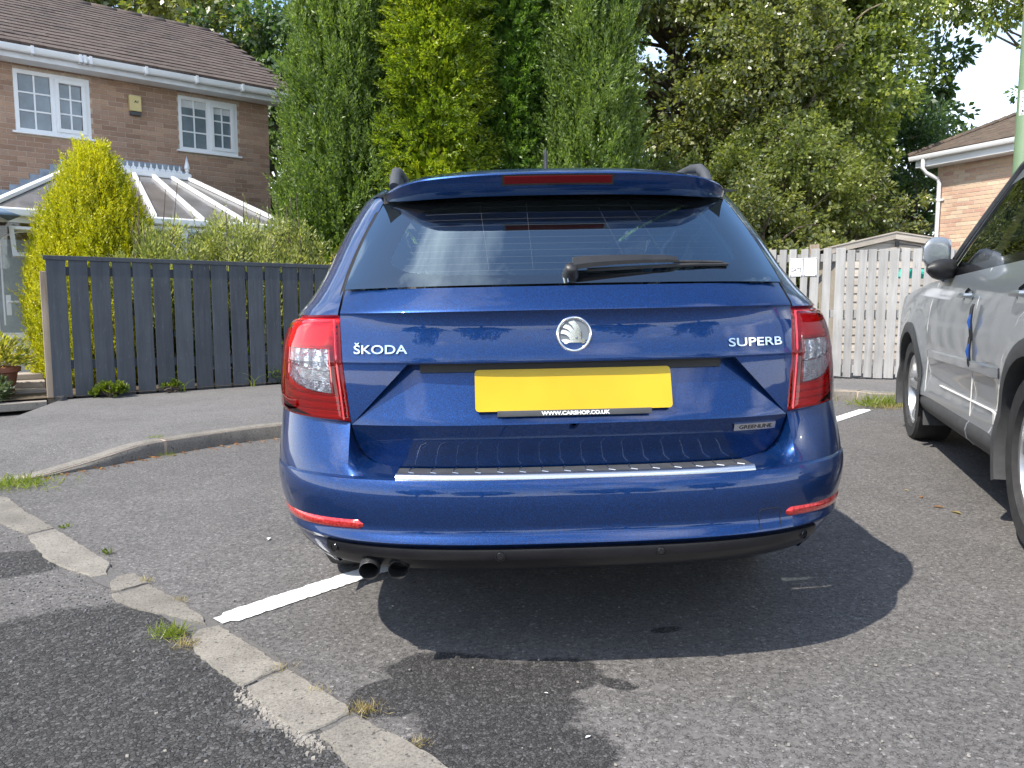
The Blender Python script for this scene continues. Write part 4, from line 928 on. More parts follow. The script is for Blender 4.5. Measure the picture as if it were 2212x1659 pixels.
# traced in units of the inner disc (0..1, origin lower left)
wing = [(.33, .33), (.30, .40), (.22, .485), (.12, .53), (.02, .545), (.035, .60), (.06, .655), (.20, .645), (.38, .55), (.25, .68), (.095, .745), (.14, .80), (.19, .845), (.33, .79), (.50, .62), (.40, .80), (.28, .91), (.34, .945), (.48, .965), (.60, .84), (.68, .66), (.705, .50), (.695, .33)]
wv, wf = [], []
s_ = feather(wing); 
arrow = [(.06, .335), (.04, .31), (.10, .26), (.15, .20), (.22, .195), (.29, .235), (.72, .235), (.72, .195), (.80, .20), (.88, .265), (.82, .33), (.74, .355), (.72, .33), (.33, .325), (.20, .345)]
s2 = feather(arrow); s_.add(s2.v, s2.f); w2 = cbuild(s_, 'winged_arrow', M['chrome'], emb)
for v_ in ():
    pass
m = MB(); m.lathe([(.0001, .0042), (.0030, .0042), (.0042, .0034)], 20, Matrix.Translation(Vector(EM @ Vector((0.0068, -.0098, 0)))-EM.translation) @ EM); cbuild(m, 'eye', M['embl'], emb, smooth=True)
# --- wiper
px, pz = .012, 1.078; pv = Vector(gpt(px-.008, 1.082, 0)); gn = Vector((0, -.73, .68))
m = MB(); m.lathe([(.0001, .034), (.012, .0335), (.0165, .029), (.0185, .02), (.0215, .008), (.024, -.004)], 24, Matrix.Translation(pv-Vector((0, .004, .006))) @ Matrix.Rotation(R(48), 4, 'X')); wip = cbuild(m, 'rear_wiper', M['black'], smooth=True, angle=50)
def wp(x, z, o): return Vector(gpt(x, z, 0))+gn*o
m = MB(); ctr = [(.01, 1.088, .024, .017, .010), (.05, 1.0915, .026, .0155, .009), (.12, 1.096, .025, .013, .008), (.20, 1.100, .022, .0115, .007), (.27, 1.1015, .019, .0095, .006), (.302, 1.1005, .017, .007, .005)]
rows = []
for x, z, o, hh, dd in ctr: rows.append([wp(x, z+hh, o), wp(x, z+hh*.7, o+dd), wp(x, z-hh*.6, o+dd), wp(x, z-hh, o), wp(x, z-hh*.5, o-dd), wp(x, z+hh*.5, o-dd)])
m.grid(rows, wrap=True); k = len(m.v); m.f += [tuple(range(6)), tuple(range(k-6, k))]; cbuild(m, 'wiper_arm', M['black'], wip, smooth=True, angle=40)
m = MB(); m.tube([wp(.05, 1.083, .008), wp(.2, 1.088, .008), wp(.34, 1.094, .007), wp(.452, 1.0955, .006)], .0055, 6); m.tube([wp(.29, 1.099, .012), wp(.37, 1.099, .011), wp(.435, 1.0985, .009)], .0045, 6); cbuild(m, 'wiper_blade', M['rubber'], wip, smooth=True)
m = MB(); m.tube([wp(-.004, 1.054, .003), wp(-.004, 1.072, .006)], .0022, 6); cbuild(m, 'washer_stem', M['chrome'], wip, smooth=True)
# --- aerial and rails on the roof
ya = .72; za = zroof(0, ya); m = MB(); rows = []
for t, (h_, w_, y0, y1) in enumerate(((0, .024, -.06, .07), (.014, .019, -.05, .06), (.024, .009, -.020, .045), (.062, .0062, -.012, .012), (.084, .0040, -.010, 0.0), (.089, .001, -.008, -.004))):
    rows.append([(-.012+w_*math.cos(a), ya+(y0+y1)/2+(y1-y0)/2*math.sin(a), za+h_-.004) for a in np.linspace(0, 2*math.pi, 17)[:-1]])
m.grid(rows, wrap=True); cbuild(m, 'aerial', M['black'], smooth=True, angle=40)
for sg in (-1, 1):
    m = MB(); pts = []; rad = []
    for y, dz in ((.62, -.02), (.66, .012), (.72, .034), (.82, .045), (1.1, .048), (2.0, .050), (2.6, .046), (2.9, .03), (3.0, -.01)): pts.append((sg*(.505+.02*min(1, y-.6)), y, zroof(.515, y)+dz+.016)); rad.append(.017)
    m.tube(pts, rad, 10); 
    rows = [[(sg*(.505+.02*min(1, y-.6)+d), y, zroof(.515, y)+(dz+.010 if k else -.02)) for k, d in ((0, -.012), (1, -.008))]+[(sg*(.505+.02*min(1, y-.6)+d), y, zroof(.515, y)+(dz+.010 if k else -.02)) for k, d in ((1, .008), (0, .012))] for y, dz in ((.62, -.015), (.68, .015), (.76, .036), (.9, .042), (1.02, -.01))]
    m.grid(rows); cbuild(m, 'roof_rail', M['trim'], smooth=True, angle=50)
# --- wheels
def wheel(parent, c, rad, wd, rim, spokes, sgn, world=False, name='wheel', tyre_mat='rubber', alloy='alloy'):
    c = Vector(c); Mx = Matrix.Translation(c) @ Matrix.Rotation(R(90)*sgn, 4, 'Y')
    m = MB(); h = wd/2
    m.lathe([(rim, -h*.7), (rim+.02, -h*.95), (rad*.93, -h), (rad*.985, -h*.86), (rad, -h*.6), (rad, h*.6), (rad*.985, h*.86), (rad*.93, h), (rim+.02, h*.95), (rim, h*.7)], 56, Mx)
    ty = m.build('wheel', M[tyre_mat], parent, world=world, smooth=True, angle=40)
    m = MB(); m.lathe([(rim, h*.72), (rim-.004, h*.80), (rim-.018, h*.78), (rim-.026, h*.45), (rim-.03, -h*.6), (.0, -h*.6)], 56, Mx); rm = m.build('rim', M[alloy], ty, world=world, smooth=True, angle=40)
    m = MB()
    for k in range(spokes):
        a = 2*math.pi*k/spokes+.2; ca, sa = math.cos(a), math.sin(a)
        def sp(r, w, z): return Mx @ Vector((r*ca-w*sa, r*sa+w*ca, z))
        rows = []
        for r, w0, z in ((.045, .026, h*.52), (.10, .022, h*.58), (rim*.7, .024, h*.64), (rim-.014, .036, h*.72)): rows.append([sp(r, -w0, z-.02), sp(r, -w0*.8, z), sp(r, w0*.8, z), sp(r, w0, z-.02)])
        m.grid(rows)
    m.lathe([(.0, h*.56), (.03, h*.56), (.055, h*.5), (.062, h*.2)], 20, Mx); m.build('spokes', M[alloy], rm, world=world, smooth=True, angle=40); return ty
for sg in (-1, 1):
    for a in AX: wheel(car, (sg*.742, a, .318-.002), .318, .195, .215, 7, sg)
# --- cabin
m = MB(); m.grid([[(f*.56, y, .985+.0*y) for f in (-1, 1)] for y in (.30, 1.35)]); cbuild(m, 'load_cover', M['black'])
def seat(x, y, wd, hb, name='seat'):
    m = MB(); rows = []
    for z, yy, w in ((.55, 0, 1.0), (.75, .03, 1.02), (.95, .08, .98), (hb, .13, .86), (hb+.03, .16, .7)):
        rows.append([(x-wd*w/2, y-.0+yy-.02, z), (x-wd*w/2+.03, y+yy-.07, z), (x+wd*w/2-.03, y+yy-.07, z), (x+wd*w/2, y+yy-.02, z), (x+wd*w/2-.03, y+yy+.07, z), (x-wd*w/2+.03, y+yy+.07, z)])
    rows = [[(a, 2*y-b, c) for a, b, c in r] for r in rows]; m.grid(rows, wrap=True); k = len(m.v); m.f.append(tuple(range(k-6, k))); s_ = cbuild(m, name, M['cloth'], smooth=True, angle=60)
    h = MB(); rows = []
    for z, w, d in ((hb+.045, .09, .03), (hb+.07, .115, .05), (hb+.13, .12, .055), (hb+.18, .105, .045), (hb+.195, .07, .02)):
        rows.append([(x+w*math.cos(a)*1.0, y-.14+d*math.sin(a), z) for a in np.linspace(0, 2*math.pi, 13)[:-1]])
    h.grid(rows, wrap=True); k = len(h.v); h.f += [tuple(range(k-12, k)), tuple(range(12))]; h.tube([(x-.05, y-.14, hb-.02), (x-.05, y-.14, hb+.07)], .006, 6); h.tube([(x+.05, y-.14, hb-.02), (x+.05, y-.14, hb+.07)], .006, 6); cbuild(h, 'headrest', M['cloth'], s_, smooth=True, angle=60)
for x in (-.36, 0, .36): seat(x, 1.62, .44 if x else .30, 1.0 if x else .97, 'rear_seat')
for x in (-.36, .36): seat(x, 2.62, .5, 1.08, 'front_seat')
m = MB(); m.box((0, 3.45, .90), (1.36, .34, .16)); m.box((-.0, 3.2, .80), (.3, .4, .3)); cbuild(m, 'dashboard', M['black'], bevel=.03)
m = MB(); m.tube([(.36+.18*math.cos(a), 3.12+.05*math.sin(a), .93+.17*math.sin(a)) for a in np.linspace(0, 2*math.pi, 25)], .014, 8); cbuild(m, 'steering_wheel', M['black'], smooth=True)
m = MB(); m.grid([[(f*.55, y, zroof(f*.55, y)-.03) for f in np.linspace(-1, 1, 9)] for y in np.linspace(.46, 3.0, 9)]); cbuild(m, 'headliner', M['liner'], smooth=True)
m = MB(); m.box((0.02, 2.98, 1.27), (.20, .02, .06)); cbuild(m, 'rear_view_mirror', M['black'], bevel=.01)
for sg in (-1, 1):
    m = MB(); rows = []
    for z in np.linspace(1.0, 1.33, 9):
        w = wz(z)-.045; rows.append([(sg*(hw(min(z, 1.32))-.06), yg(max(z, 1.05))+plan(hw(min(1.32, z))-.06, z)*.86+.03, z), (sg*(w-.02), yrear(z)+.35, z), (sg*w, yrear(z)+.66, z)])
    m.grid(rows); cbuild(m, 'pillar_trim', M['liner'], smooth=True)
    m = MB(); m.grid([[(sg*(xside(y, z)-.05), y, z) for y in np.linspace(.9, 3.4, 6)] for z in (.5, .8, 1.03)]); cbuild(m, 'door_lining', M['black'], smooth=True)
m = MB(); m.box((-.30, 1.28, 1.02), (.28, .12, .10)); cbuild(m, 'red_bag', M['redseat'], bevel=.03)
for sg in (-1, 1):
    m = MB(); rows = []
    for t in np.linspace(0, 1, 7): w_ = .5+.5*math.sin(math.pi*min(1, .15+t)); rows.append([(sg*(.93+.20*t), 3.12+.045*w_*math.cos(a), 1.03+.065*w_*math.sin(a)) for a in np.linspace(0, 2*math.pi, 13)[:-1]])
    m.grid(rows, wrap=True); k = len(m.v); m.f += [tuple(range(12)), tuple(range(k-12, k))]; m.tube([(sg*.82, 3.14, .99), (sg*.96, 3.13, 1.01)], .022, 8); cbuild(m, 'door_mirror', M['paint'], smooth=True, angle=50)
# ---------------------------------------------------------------- close-board fence on the left
ft = thing('board_fence', 'blue-grey stained board fence with gaps and a flat top rail, left of the blue car', 'fence', FA)
def fpt(s, d, z): q = FA+FD*s-FN*d; return Vector((q.x, q.y, 0))+Vector((0, 0, z))
pl_n = FN
def fs_at(px, py): q = onplane(px, py, FA, FN); return (q-FA).dot(FD), q.z
sL, zLt = fs_at(97, 551); sR, zRt = fs_at(708, 572); zs0 = gz(FA.x)+.1
topz = lambda s: zLt+(zRt-zLt)*(s-sL)/(sR-sL)
# board left edges read from the photograph along the top, carried on at the same pitch
edges = [fs_at((x*.5877)/1.823, (700+y*.5877)/1.823)[0] for x, y in ((303, 560), (460, 570), (617, 575), (765, 580), (905, 585), (1045, 588), (1180, 592), (1308, 596), (1435, 600), (1556, 604), (1676, 608), (1790, 612), (1900, 616), (2010, 620), (2110, 624))]
pitch = (edges[-1]-edges[0])/(len(edges)-1)
edges = [edges[0]+pitch*i for i in range(len(edges)+7)]
r5 = random.Random(5)
for i, s in enumerate(edges[:-1]):
    w = pitch-.021-r5.uniform(0, .008); ln = r5.uniform(-.006, .006); g0 = gz((FA+FD*s).x)+.1+r5.uniform(.004, .022); zt = topz(s)-.045; m = MB()
    m.obox(fpt(s, 0, g0), FD*w, -FN*.022, Vector((0, 0, zt-g0))+FD*ln); m.build('board', M['fence'], ft, bevel=.003)
S0, S1 = edges[0], edges[-1]
m = MB(); a = fpt(S0-.02, -.012, topz(S0)-.045); b = fpt(S1, -.012, topz(S1)-.045); m.obox(a, b-a, -FN*.075, Vector((0, 0, .045))); m.build('top_rail', M['fence'], ft, bevel=.004)
for z in (topz(S0)-.20, zs0+.32):
    m = MB(); a = fpt(S0, .024, z); b = fpt(S1, .024, z+topz(S1)-topz(S0)); m.obox(a, b-a, -FN*.045, Vector((0, 0, .09))); m.build('rail', M['fence'], ft, bevel=.003)
for s in (S0-.055, S0+2.0, S1-.1):
    m = MB(); g0 = gz(fpt(s, 0, 0).x)+.06; m.obox(fpt(s, .03, g0), FD*.075, -FN*.075, Vector((0, 0, topz(s)-.16-g0))); m.build('post', M['rawwood' if s < S0 else 'fence'], ft, bevel=.004)
# ---------------------------------------------------------------- grey picket fence on the right
PA = G(1816, 818, .1); PA = Vector((PA.x, PA.y, 0)); PD = Vector((.90, -.43, 0)).normalized(); PN = Vector((PD.y, -PD.x, 0))
pf = thing('picket_fence', 'pale grey weathered picket fence with uneven boards behind the two cars', 'fence', (PA.x, PA.y, gz(PA.x)+.1))
def ps_at(px, py): q = onplane(px, py, PA, PN); return (q-PA).dot(PD), q.z
def ppt(s, d, z): q = PA+PD*s-PN*d; return Vector((q.x, q.y, z))
zx = lambda x, y: ((3000+x*.4642)/1.823, (930+y*.4642)/1.823)
PK = [(-130-93*k, -60-93*k, 118+k*.7) for k in range(14, 0, -1)]+[(-130, -60, 118), (-40, 30, 118), (55, 120, 116), (147, 207, 115), (240, 302, 112), (331, 393, 110), (413, 488, 105), (526, 595, 102), (633, 716, 98), (733, 800, 115), (823, 893, 115), (911, 982, 110), (995, 1075, 108), (1086, 1168, 103), (1188, 1262, 102), (1285, 1361, 103), (1384, 1459, 100), (1478, 1552, 104), (1570, 1645, 104), (1665, 1740, 102), (1760, 1835, 104)]
shear = PA
for i, (a, b, y) in enumerate(PK):
    s0, z0 = ps_at(*zx(a, y)); s1, z1 = ps_at(*zx(b, y)); zt = z1; g0 = gz(ppt(s0, 0, 0).x)+.115+r5.uniform(-.01, .02); m = MB(); lean = r5.uniform(-.008, .008)
    m.obox(ppt(s0, r5.uniform(0, .004), g0), PD*(s1-s0), -PN*.018, Vector((0, 0, zt-g0))+PD*lean); m.build('picket', M['picket'], pf, bevel=.003)
pS0, pS1 = ps_at(*zx(-130-93*14, 118))[0], ps_at(*zx(1835, 104))[0]; g1 = gz(PA.x)+.1
for z in (1.455, .84, .235):
    m = MB(); m.obox(ppt(pS0, .024, z), PD*(pS1-pS0), -PN*.04, Vector((0, 0, .085))); m.build('rail', M['picket'], pf, bevel=.003)
sa, _ = ps_at(*zx(240, 500)); sb, _ = ps_at(*zx(640, 180))
m = MB(); a = ppt(sa, .066, .88); b = ppt(sb, .066, 1.42); m.obox(a, b-a, -PN*.03, Vector((0, 0, .08))); m.build('brace', M['picket'], pf, bevel=.003)
s0, z0 = ps_at(*zx(418, 68)); s1, _ = ps_at(*zx(486, 68))
m = MB(); m.obox(ppt(s0-.02, .07, g1-.05), PD*(s1-s0+.02), -PN*.09, Vector((0, 0, z0-g1+.05))); m.build('post', M['rawwood'], pf, bevel=.004)
# two notices pinned to the pickets
def pnotice(name, label, x0, x1, y0, y1, txt):
    s0, zt = ps_at(*zx(x0, y0)); s1, _ = ps_at(*zx(x1, y0)); zb = ps_at(*zx(x0, y1))[1]; T = thing(name, label, 'sign', ppt(s0, -.004, zb)); m = MB(); m.obox(ppt(s0, -.003, zb), PD*(s1-s0), PN*.004, Vector((0, 0, zt-zb))); m.build('plate', M['white'], T)
    for cx_, cz_ in ((.07, .05), (.93, .05), (.07, .95), (.93, .95)):
        m = MB(); q = ppt(s0+(s1-s0)*cx_, -.008, zb+(zt-zb)*cz_); m.lathe([(0, .004), (.005, .003), (.006, 0)], 8, Matrix.Translation(q) @ Matrix.Rotation(math.atan2(PN.y, PN.x), 4, 'Z') @ Matrix.Rotation(R(90), 4, 'Y')); m.build('pin', M['inkblack'], T)
    if txt: letters('lettering', txt, lambda a, b, c: ppt(s0+(s1-s0)*(.08+.84*a), -.0085-.001*c, zb+(zt-zb)*(.26+.20*b)), M['inkblack'], T)
    return T
pnotice('notice', 'small white notice reading GATE, left of a blank one on the picket fence', 240, 350, 190, 342, 'GATE')
pnotice('notice', 'small white faded notice beside the GATE notice on the picket fence', 360, 470, 186, 338, None)
# ---------------------------------------------------------------- shed behind the picket fence
def shz_(x, y): return (2982+x*.4749)/1.823, (400+y*.4749)/1.823
SHY = 11.0
sh = thing('garden_shed', 'low grey-brown wooden shed with a shallow gable showing above the picket fence', 'shed', at(1934, 620, SHY)*1)
A_ = at(*shz_(1145, 1090), SHY); Lf = at(*shz_(600, 1215), SHY); Rt = at(*shz_(1600, 1160), SHY); base_z = gz(5)+.1; dep = Vector((.35, 2.2, 0))
xl, xr = Lf.x+.15, Rt.x-.1; zl = Lf.z-.10; zr_ = Rt.z-.10
nb = 0; z = base_z
while z < A_.z-.1:
    z2 = z+.118; lo = max(xl, xl); m = MB()
    def xat(zz, left):
        if left: return xl if zz <= zl else xl+(A_.x-xl)*(zz-zl)/(A_.z-.05-zl)
        return xr if zz <= zr_ else xr+(A_.x-xr)*(zz-zr_)/(A_.z-.05-zr_)
    a0, a1, b0, b1 = xat(z, 1), xat(min(z2, A_.z-.06), 1), xat(z, 0), xat(min(z2, A_.z-.06), 0)
    if b0-a0 > .05:
        m.add([(a0, SHY+.02, z), (b0, SHY+.02, z), (b1, SHY+.035, min(z2, A_.z-.06)-.006), (a1, SHY+.035, min(z2, A_.z-.06)-.006), (a0, SHY+.06, z), (b0, SHY+.06, z), (b1, SHY+.06, min(z2, A_.z-.06)-.006), (a1, SHY+.06, min(z2, A_.z-.06)-.006)], [(0, 1, 2, 3), (7, 6, 5, 4), (0, 4, 5, 1), (1, 5, 6, 2), (2, 6, 7, 3), (3, 7, 4, 0)])
        m.build('cladding_board', M['shedwood'], sh)
    z = z2
for P0, P1 in ((Lf, A_), (A_, Rt)):
    m = MB(); m.obox(P0-Vector((0, .02, .085)), P1-P0, Vector((0, .025, 0)), Vector((0, 0, .085))); m.build('bargeboard', M['shedwood'], sh, bevel=.003)
    m = MB(); m.obox(P0+Vector((0, -.03, .002)), P1-P0, Vector((.35, 2.2, 0)), Vector((0, 0, .02))); m.build('roof', M['shedwood'], sh)
m = MB(); m.obox((xl, SHY+.07, base_z), (xr-xl, 0, 0), dep, (0, 0, zl-base_z)); m.build('wall', M['shedwood'], sh)
q = at(*shz_(1160, 1180), SHY-.03); m = MB(); m.box(q, (.05, .03, .09)); m.tube([q, q+Vector((.2, -.03, -.02)), q+Vector((.32, -.03, -.04))], .008, 6); m.build('bracket', M['black'], sh)
# checked cloth and green mesh seen through the gaps
c0 = at(2010, 690, 10.2); ct = thing('checked_cloth', 'black and white checked cloth hanging behind the picket fence', 'cloth', (c0.x, c0.y, c0.z)); m = MB(); rows = []
for i in range(13): rows.append([(c0.x-.32+.64*i/12, c0.y+.05*math.sin(i*1.1+k*.4), c0.z+.30-.62*k/8) for k in range(9)])
m.grid(rows); m.build('fabric', M['check'], ct, smooth=True, solid=.006)
M['teal'] = plain('teal_mesh', (.03, .35, .26), .6); c1 = at(1985, 590, 10.25); m = MB(); rows = [[(c1.x-.3+.6*i/10, c1.y+.04*math.sin(i*1.7+k), c1.z+.05-.12*k/4) for k in range(5)] for i in range(11)]; m.grid(rows)
props(m.build('plant_netting', M['teal'], smooth=True, solid=.006), 'strip of teal netting behind the picket fence', 'netting')
# ---------------------------------------------------------------- brick house on the left
HW_R = Vector((-4.262, 13.85, 0)); HU = Vector((.772, .636, 0)).normalized(); HN = Vector((HU.y, -HU.x, 0))      # HN faces the camera side
def hs(px, py, off=0): q = onplane(px, py, HW_R+HN*off, HN); return (q-HW_R).dot(HU), q.z
def hp(s, z, off=0): q = HW_R+HU*s+HN*off; return Vector((q.x, q.y, z))
house = thing('brick_house', 'two-storey brown brick house with white windows and grey tiled roof', 'house', hp(0, 0))
EZ = hs(600, 232)[1]; s_left = -7.6; wall_b = -.1
def rect_px(x0, y0, x1, y1, x2, y2, x3, y3): return None
def zo1(x, y): return x*.5425/1.823, y*.5425/1.823                 # enlarged view of the top left corner
def win_rect(TL, TR, BR, BL):
    a, b, c, d = (hs(*zo1(*q)) for q in (TL, TR, BR, BL)); return (a[0]+d[0])/2, (b[0]+c[0])/2, (c[1]+d[1])/2, (a[1]+b[1])/2
W1 = win_rect((88, 500), (645, 575), (665, 1010), (118, 955)); W2 = win_rect((1283, 692), (1715, 752), (1730, 1130), (1310, 1095))
wall = MB()
def wallpanels(m, s0, s1, z0, z1, holes):
    ss = sorted({s0, s1, *[h[0] for h in holes], *[h[1] for h in holes]}); zz = sorted({z0, z1, *[h[2] for h in holes], *[h[3] for h in holes]})
    for i in range(len(ss)-1):
        for j in range(len(zz)-1):
            sc, zc = (ss[i]+ss[i+1])/2, (zz[j]+zz[j+1])/2
            if any(h[0] < sc < h[1] and h[2] < zc < h[3] for h in holes): continue
            m.add([hp(ss[i], zz[j]), hp(ss[i+1], zz[j]), hp(ss[i+1], zz[j+1]), hp(ss[i], zz[j+1])], [(0, 1, 2, 3)])
wallpanels(wall, s_left, 0, wall_b, EZ+.12, [W1, W2])
wall.obox(hp(0, wall_b, -.001), -HN*7.0, Vector((0, 0, EZ+.1-wall_b)), HU*-.1)
for h in (W1, W2):
    for (a, b) in (((h[0], h[2]), (h[1], h[2])), ((h[0], h[3]), (h[1], h[3])), ((h[0], h[2]), (h[0], h[3])), ((h[1], h[2]), (h[1], h[3]))):
        wall.add([hp(*a), hp(*b), hp(b[0], b[1], -.12), hp(a[0], a[1], -.12)], [(0, 1, 2, 3)])
hwall = wall.build('wall', M['mortar'], house)
BRK = None
def brickwork(u, pt, n, s0, s1, z0, z1, holes, wallo, mat, key, seed, bond=True, cl=.225, ch=.075):
    """stretcher bond; the bricks that show largest are objects, the rest one mesh"""
    g = random.Random(seed); me_ = {}; items = []; row = 0; z = z0
    while z+ch-.01 <= z1:
        s = s0-(cl/2 if row % 2 else 0)
        while s < s1:
            a, b = max(s+.005, s0), min(s+cl-.005, s1)
            segs = [(a, b)]
            for h in holes:
                if h[2]-.03 < z+ch/2 < h[3]+.03:
                    ns = []
                    for (p, q) in segs:
                        if q <= h[0] or p >= h[1]: ns.append((p, q)); continue
                        if p < h[0]: ns.append((p, h[0]))
                        if q > h[1]: ns.append((h[1], q))
                    segs = ns
            for p, q in segs:
                if q-p > .03: items.append((p, q, z+.005, z+ch-.005))
            s += cl
        z += ch; row += 1
    ranked = []
    for it in items:
        c = pt((it[0]+it[1])/2, (it[2]+it[3])/2); X, Y, D = project(c); vis = -20 < X < 2230 and -10 < Y < 1660 and key(X, Y)
        ranked.append((0 if vis else 1, D, it))
    ranked.sort(key=lambda q: (q[0], q[1])); singles = [r[2] for r in ranked if r[0] == 0][:300]; rest = [r[2] for r in ranked if r[2] not in set(singles)]
    inv = ROOT[wallo.name].inverted()
    for p, q, za, zb in singles:
        k = round(q-p, 3)
        if k not in me_:
            m = MB(); h = k/2; hh = (zb-za)/2; e = .003; d = .0045
            m.add([(-h, -hh, 0), (h, -hh, 0), (h, hh, 0), (-h, hh, 0), (-h, -hh, d-.002), (h, -hh, d-.002), (h, hh, d-.002), (-h, hh, d-.002), (-h+e, -hh+e, d), (h-e, -hh+e, d), (h-e, hh-e, d), (-h+e, hh-e, d)],
                  [(0, 1, 5, 4), (1, 2, 6, 5), (2, 3, 7, 6), (3, 0, 4, 7), (4, 5, 9, 8), (5, 6, 10, 9), (6, 7, 11, 10), (7, 4, 8, 11), (8, 9, 10, 11)]); me_[k] = m.mesh('brick'); me_[k].materials.append(mat)
        o = bpy.data.objects.new('brick', me_[k]); COL.objects.link(o); o.parent = wallo
        B = Matrix((u, Vector((0, 0, 1)), n)).transposed().to_4x4(); B.translation = pt((p+q)/2, (za+zb)/2)+n*g.uniform(-.001, .001); o.matrix_local = inv @ B
    V = []
    for p, q, za, zb in rest:
        d = n*(.0045+g.uniform(-.001, .001)); a, b, c, e = pt(p, za), pt(q, za), pt(q, zb), pt(p, zb); A, B_, C, E_ = a+d, b+d, c+d, e+d
        for f in ((A, B_, C, E_), (a, b, B_, A), (b, c, C, B_), (c, e, E_, C), (e, a, A, E_)): V.append([tuple(v) for v in f])
    if V:
        o = props(quads('brickwork', np.array(V), mat, wallo, inv), kind='stuff')
        # random per island needs each brick connected
        bm = bmesh.new(); bm.from_mesh(o.data); bmesh.ops.remove_doubles(bm, verts=bm.verts, dist=1e-5); bm.to_mesh(o.data); bm.free(); o.data.polygons.foreach_set('use_smooth', [False]*len(o.data.polygons))
brickwork(HU, lambda s, z: hp(s, z, .0005), HN, s_left, 0, wall_b, EZ+.10, [W1, W2], hwall, M['brickL'], lambda x, y: y < 480 and not (75 < x < 300 and y > 300+abs(x-190)*.9), 11)
def window(root, rect, pt, n, u, label, blind=0.0, frost=True, name='window'):
    s0, s1, z0, z1 = rect; wdt = s1-s0; win = MB(); f = .055
    def bar(m, a, b, c, d, o0=-.05, o1=.0): m.obox(pt(a, c, o0), u*(b-a), n*(o1-o0), Vector((0, 0, d-c)))
    bar(win, s0, s1, z1-f, z1); bar(win, s0, s1, z0, z0+f); bar(win, s0, s0+f, z0+f, z1-f); bar(win, s1-f, s1, z0+f, z1-f); mid = (s0+s1)/2; bar(win, mid-.03, mid+.03, z0+f, z1-f)
    wo = win.build(name, M['upvc'], root, bevel=.004); wo['label'] = label
    m = MB(); m.obox(pt(s0-.05, z0-.03, -.04), u*(wdt+.10), n*.10, Vector((0, 0, .03))); m.build('sill', M['upvc'], wo, bevel=.004)
    for k in range(2):
        a, b = (s0+f, mid-.03) if k == 0 else (mid+.03, s1-f); c, d = z0+f, z1-f; e = .0
        if k == 1:
            e = .055; m = MB()
            for r_ in ((a, b, d-e, d), (a, b, c, c+e), (a, a+e, c+e, d-e), (b-e, b, c+e, d-e)): bar(m, *r_, -.03, .018)
            m.build('casement', M['upvc'], wo, bevel=.004)
        a, b, c, d = a+e, b-e, c+e, d-e; nx, nz = 2, 3
        for i in range(nx):
            for j in range(nz):
                m = MB(); x0, x1, y0, y1 = a+(b-a)*i/nx, a+(b-a)*(i+1)/nx, c+(d-c)*j/nz, c+(d-c)*(j+1)/nz
                m.obox(pt(x0+.008, y0+.008, -.034), u*(x1-x0-.016), n*.008, Vector((0, 0, y1-y0-.016))); m.build('pane', M['frost'], wo)
        m = MB(); bar(m, (a+b)/2-.011, (a+b)/2+.011, c, d, -.034, -.012)
        for j in (1, 2): bar(m, a, b, c+(d-c)*j/3-.011, c+(d-c)*j/3+.011, -.034, -.0125)
        m.build('glazing_bar', M['upvc'], wo)
        if blind:
            m = MB(); m.obox(pt(a+.005, d-(d-c)*blind, -.0255), u*(b-a-.01), n*.0015, Vector((0, 0, (d-c)*blind-.005))); m.build('blind', M['blind'], wo)
    return wo
window(house, W1, hp, HN, HU, 'larger upstairs window with obscured glass and white bars')
window(house, W2, hp, HN, HU, 'smaller upstairs window with a white blind at its top', blind=.16)
# eaves
def eave(px, py, off): return hs(px, py, off)
OV = .32
m = MB(); m.obox(hp(s_left, EZ, OV-.02), HU*(-s_left+.28), HN*.02, Vector((0, 0, .17))); m.build('fascia', M['upvc_old'], house)
m = MB(); m.obox(hp(s_left, EZ+.005, 0.01), HU*(-s_left+.26), HN*(OV-.035), Vector((0, 0, .012))); m.build('soffit', M['upvc_old'], house)
m = MB(); prof = [(.0, .10), (.005, .05), (.03, .02), (.06, .012), (.09, .025), (.108, .06), (.112, .10), (.104, .10), (.10, .06), (.085, .035), (.06, .024), (.03, .03), (.012, .055), (.008, .10)]
m.grid([[hp(s, EZ+.06+z, OV+.002+o) for o, z in prof] for s in (s_left, 0.34)], wrap=True); k = len(prof); m.f.append(tuple(range(k, 2*k))); gut = m.build('gutter', M['upvc'], house, smooth=True)
for xz in (255, 600, 630, 672, 1072, 1435, 1765, 2080):
    s = hs(*zo1(xz, 700), OV+.1)[0]; m = MB(); m.obox(hp(s-.02, EZ+.058, OV+.004), HU*.04, HN*.122, Vector((0, 0, .012))); m.obox(hp(s-.02, EZ+.058, OV+.116), HU*.04, HN*.010, Vector((0, 0, .115))); m.build('gutter_bracket', M['upvc'], gut)
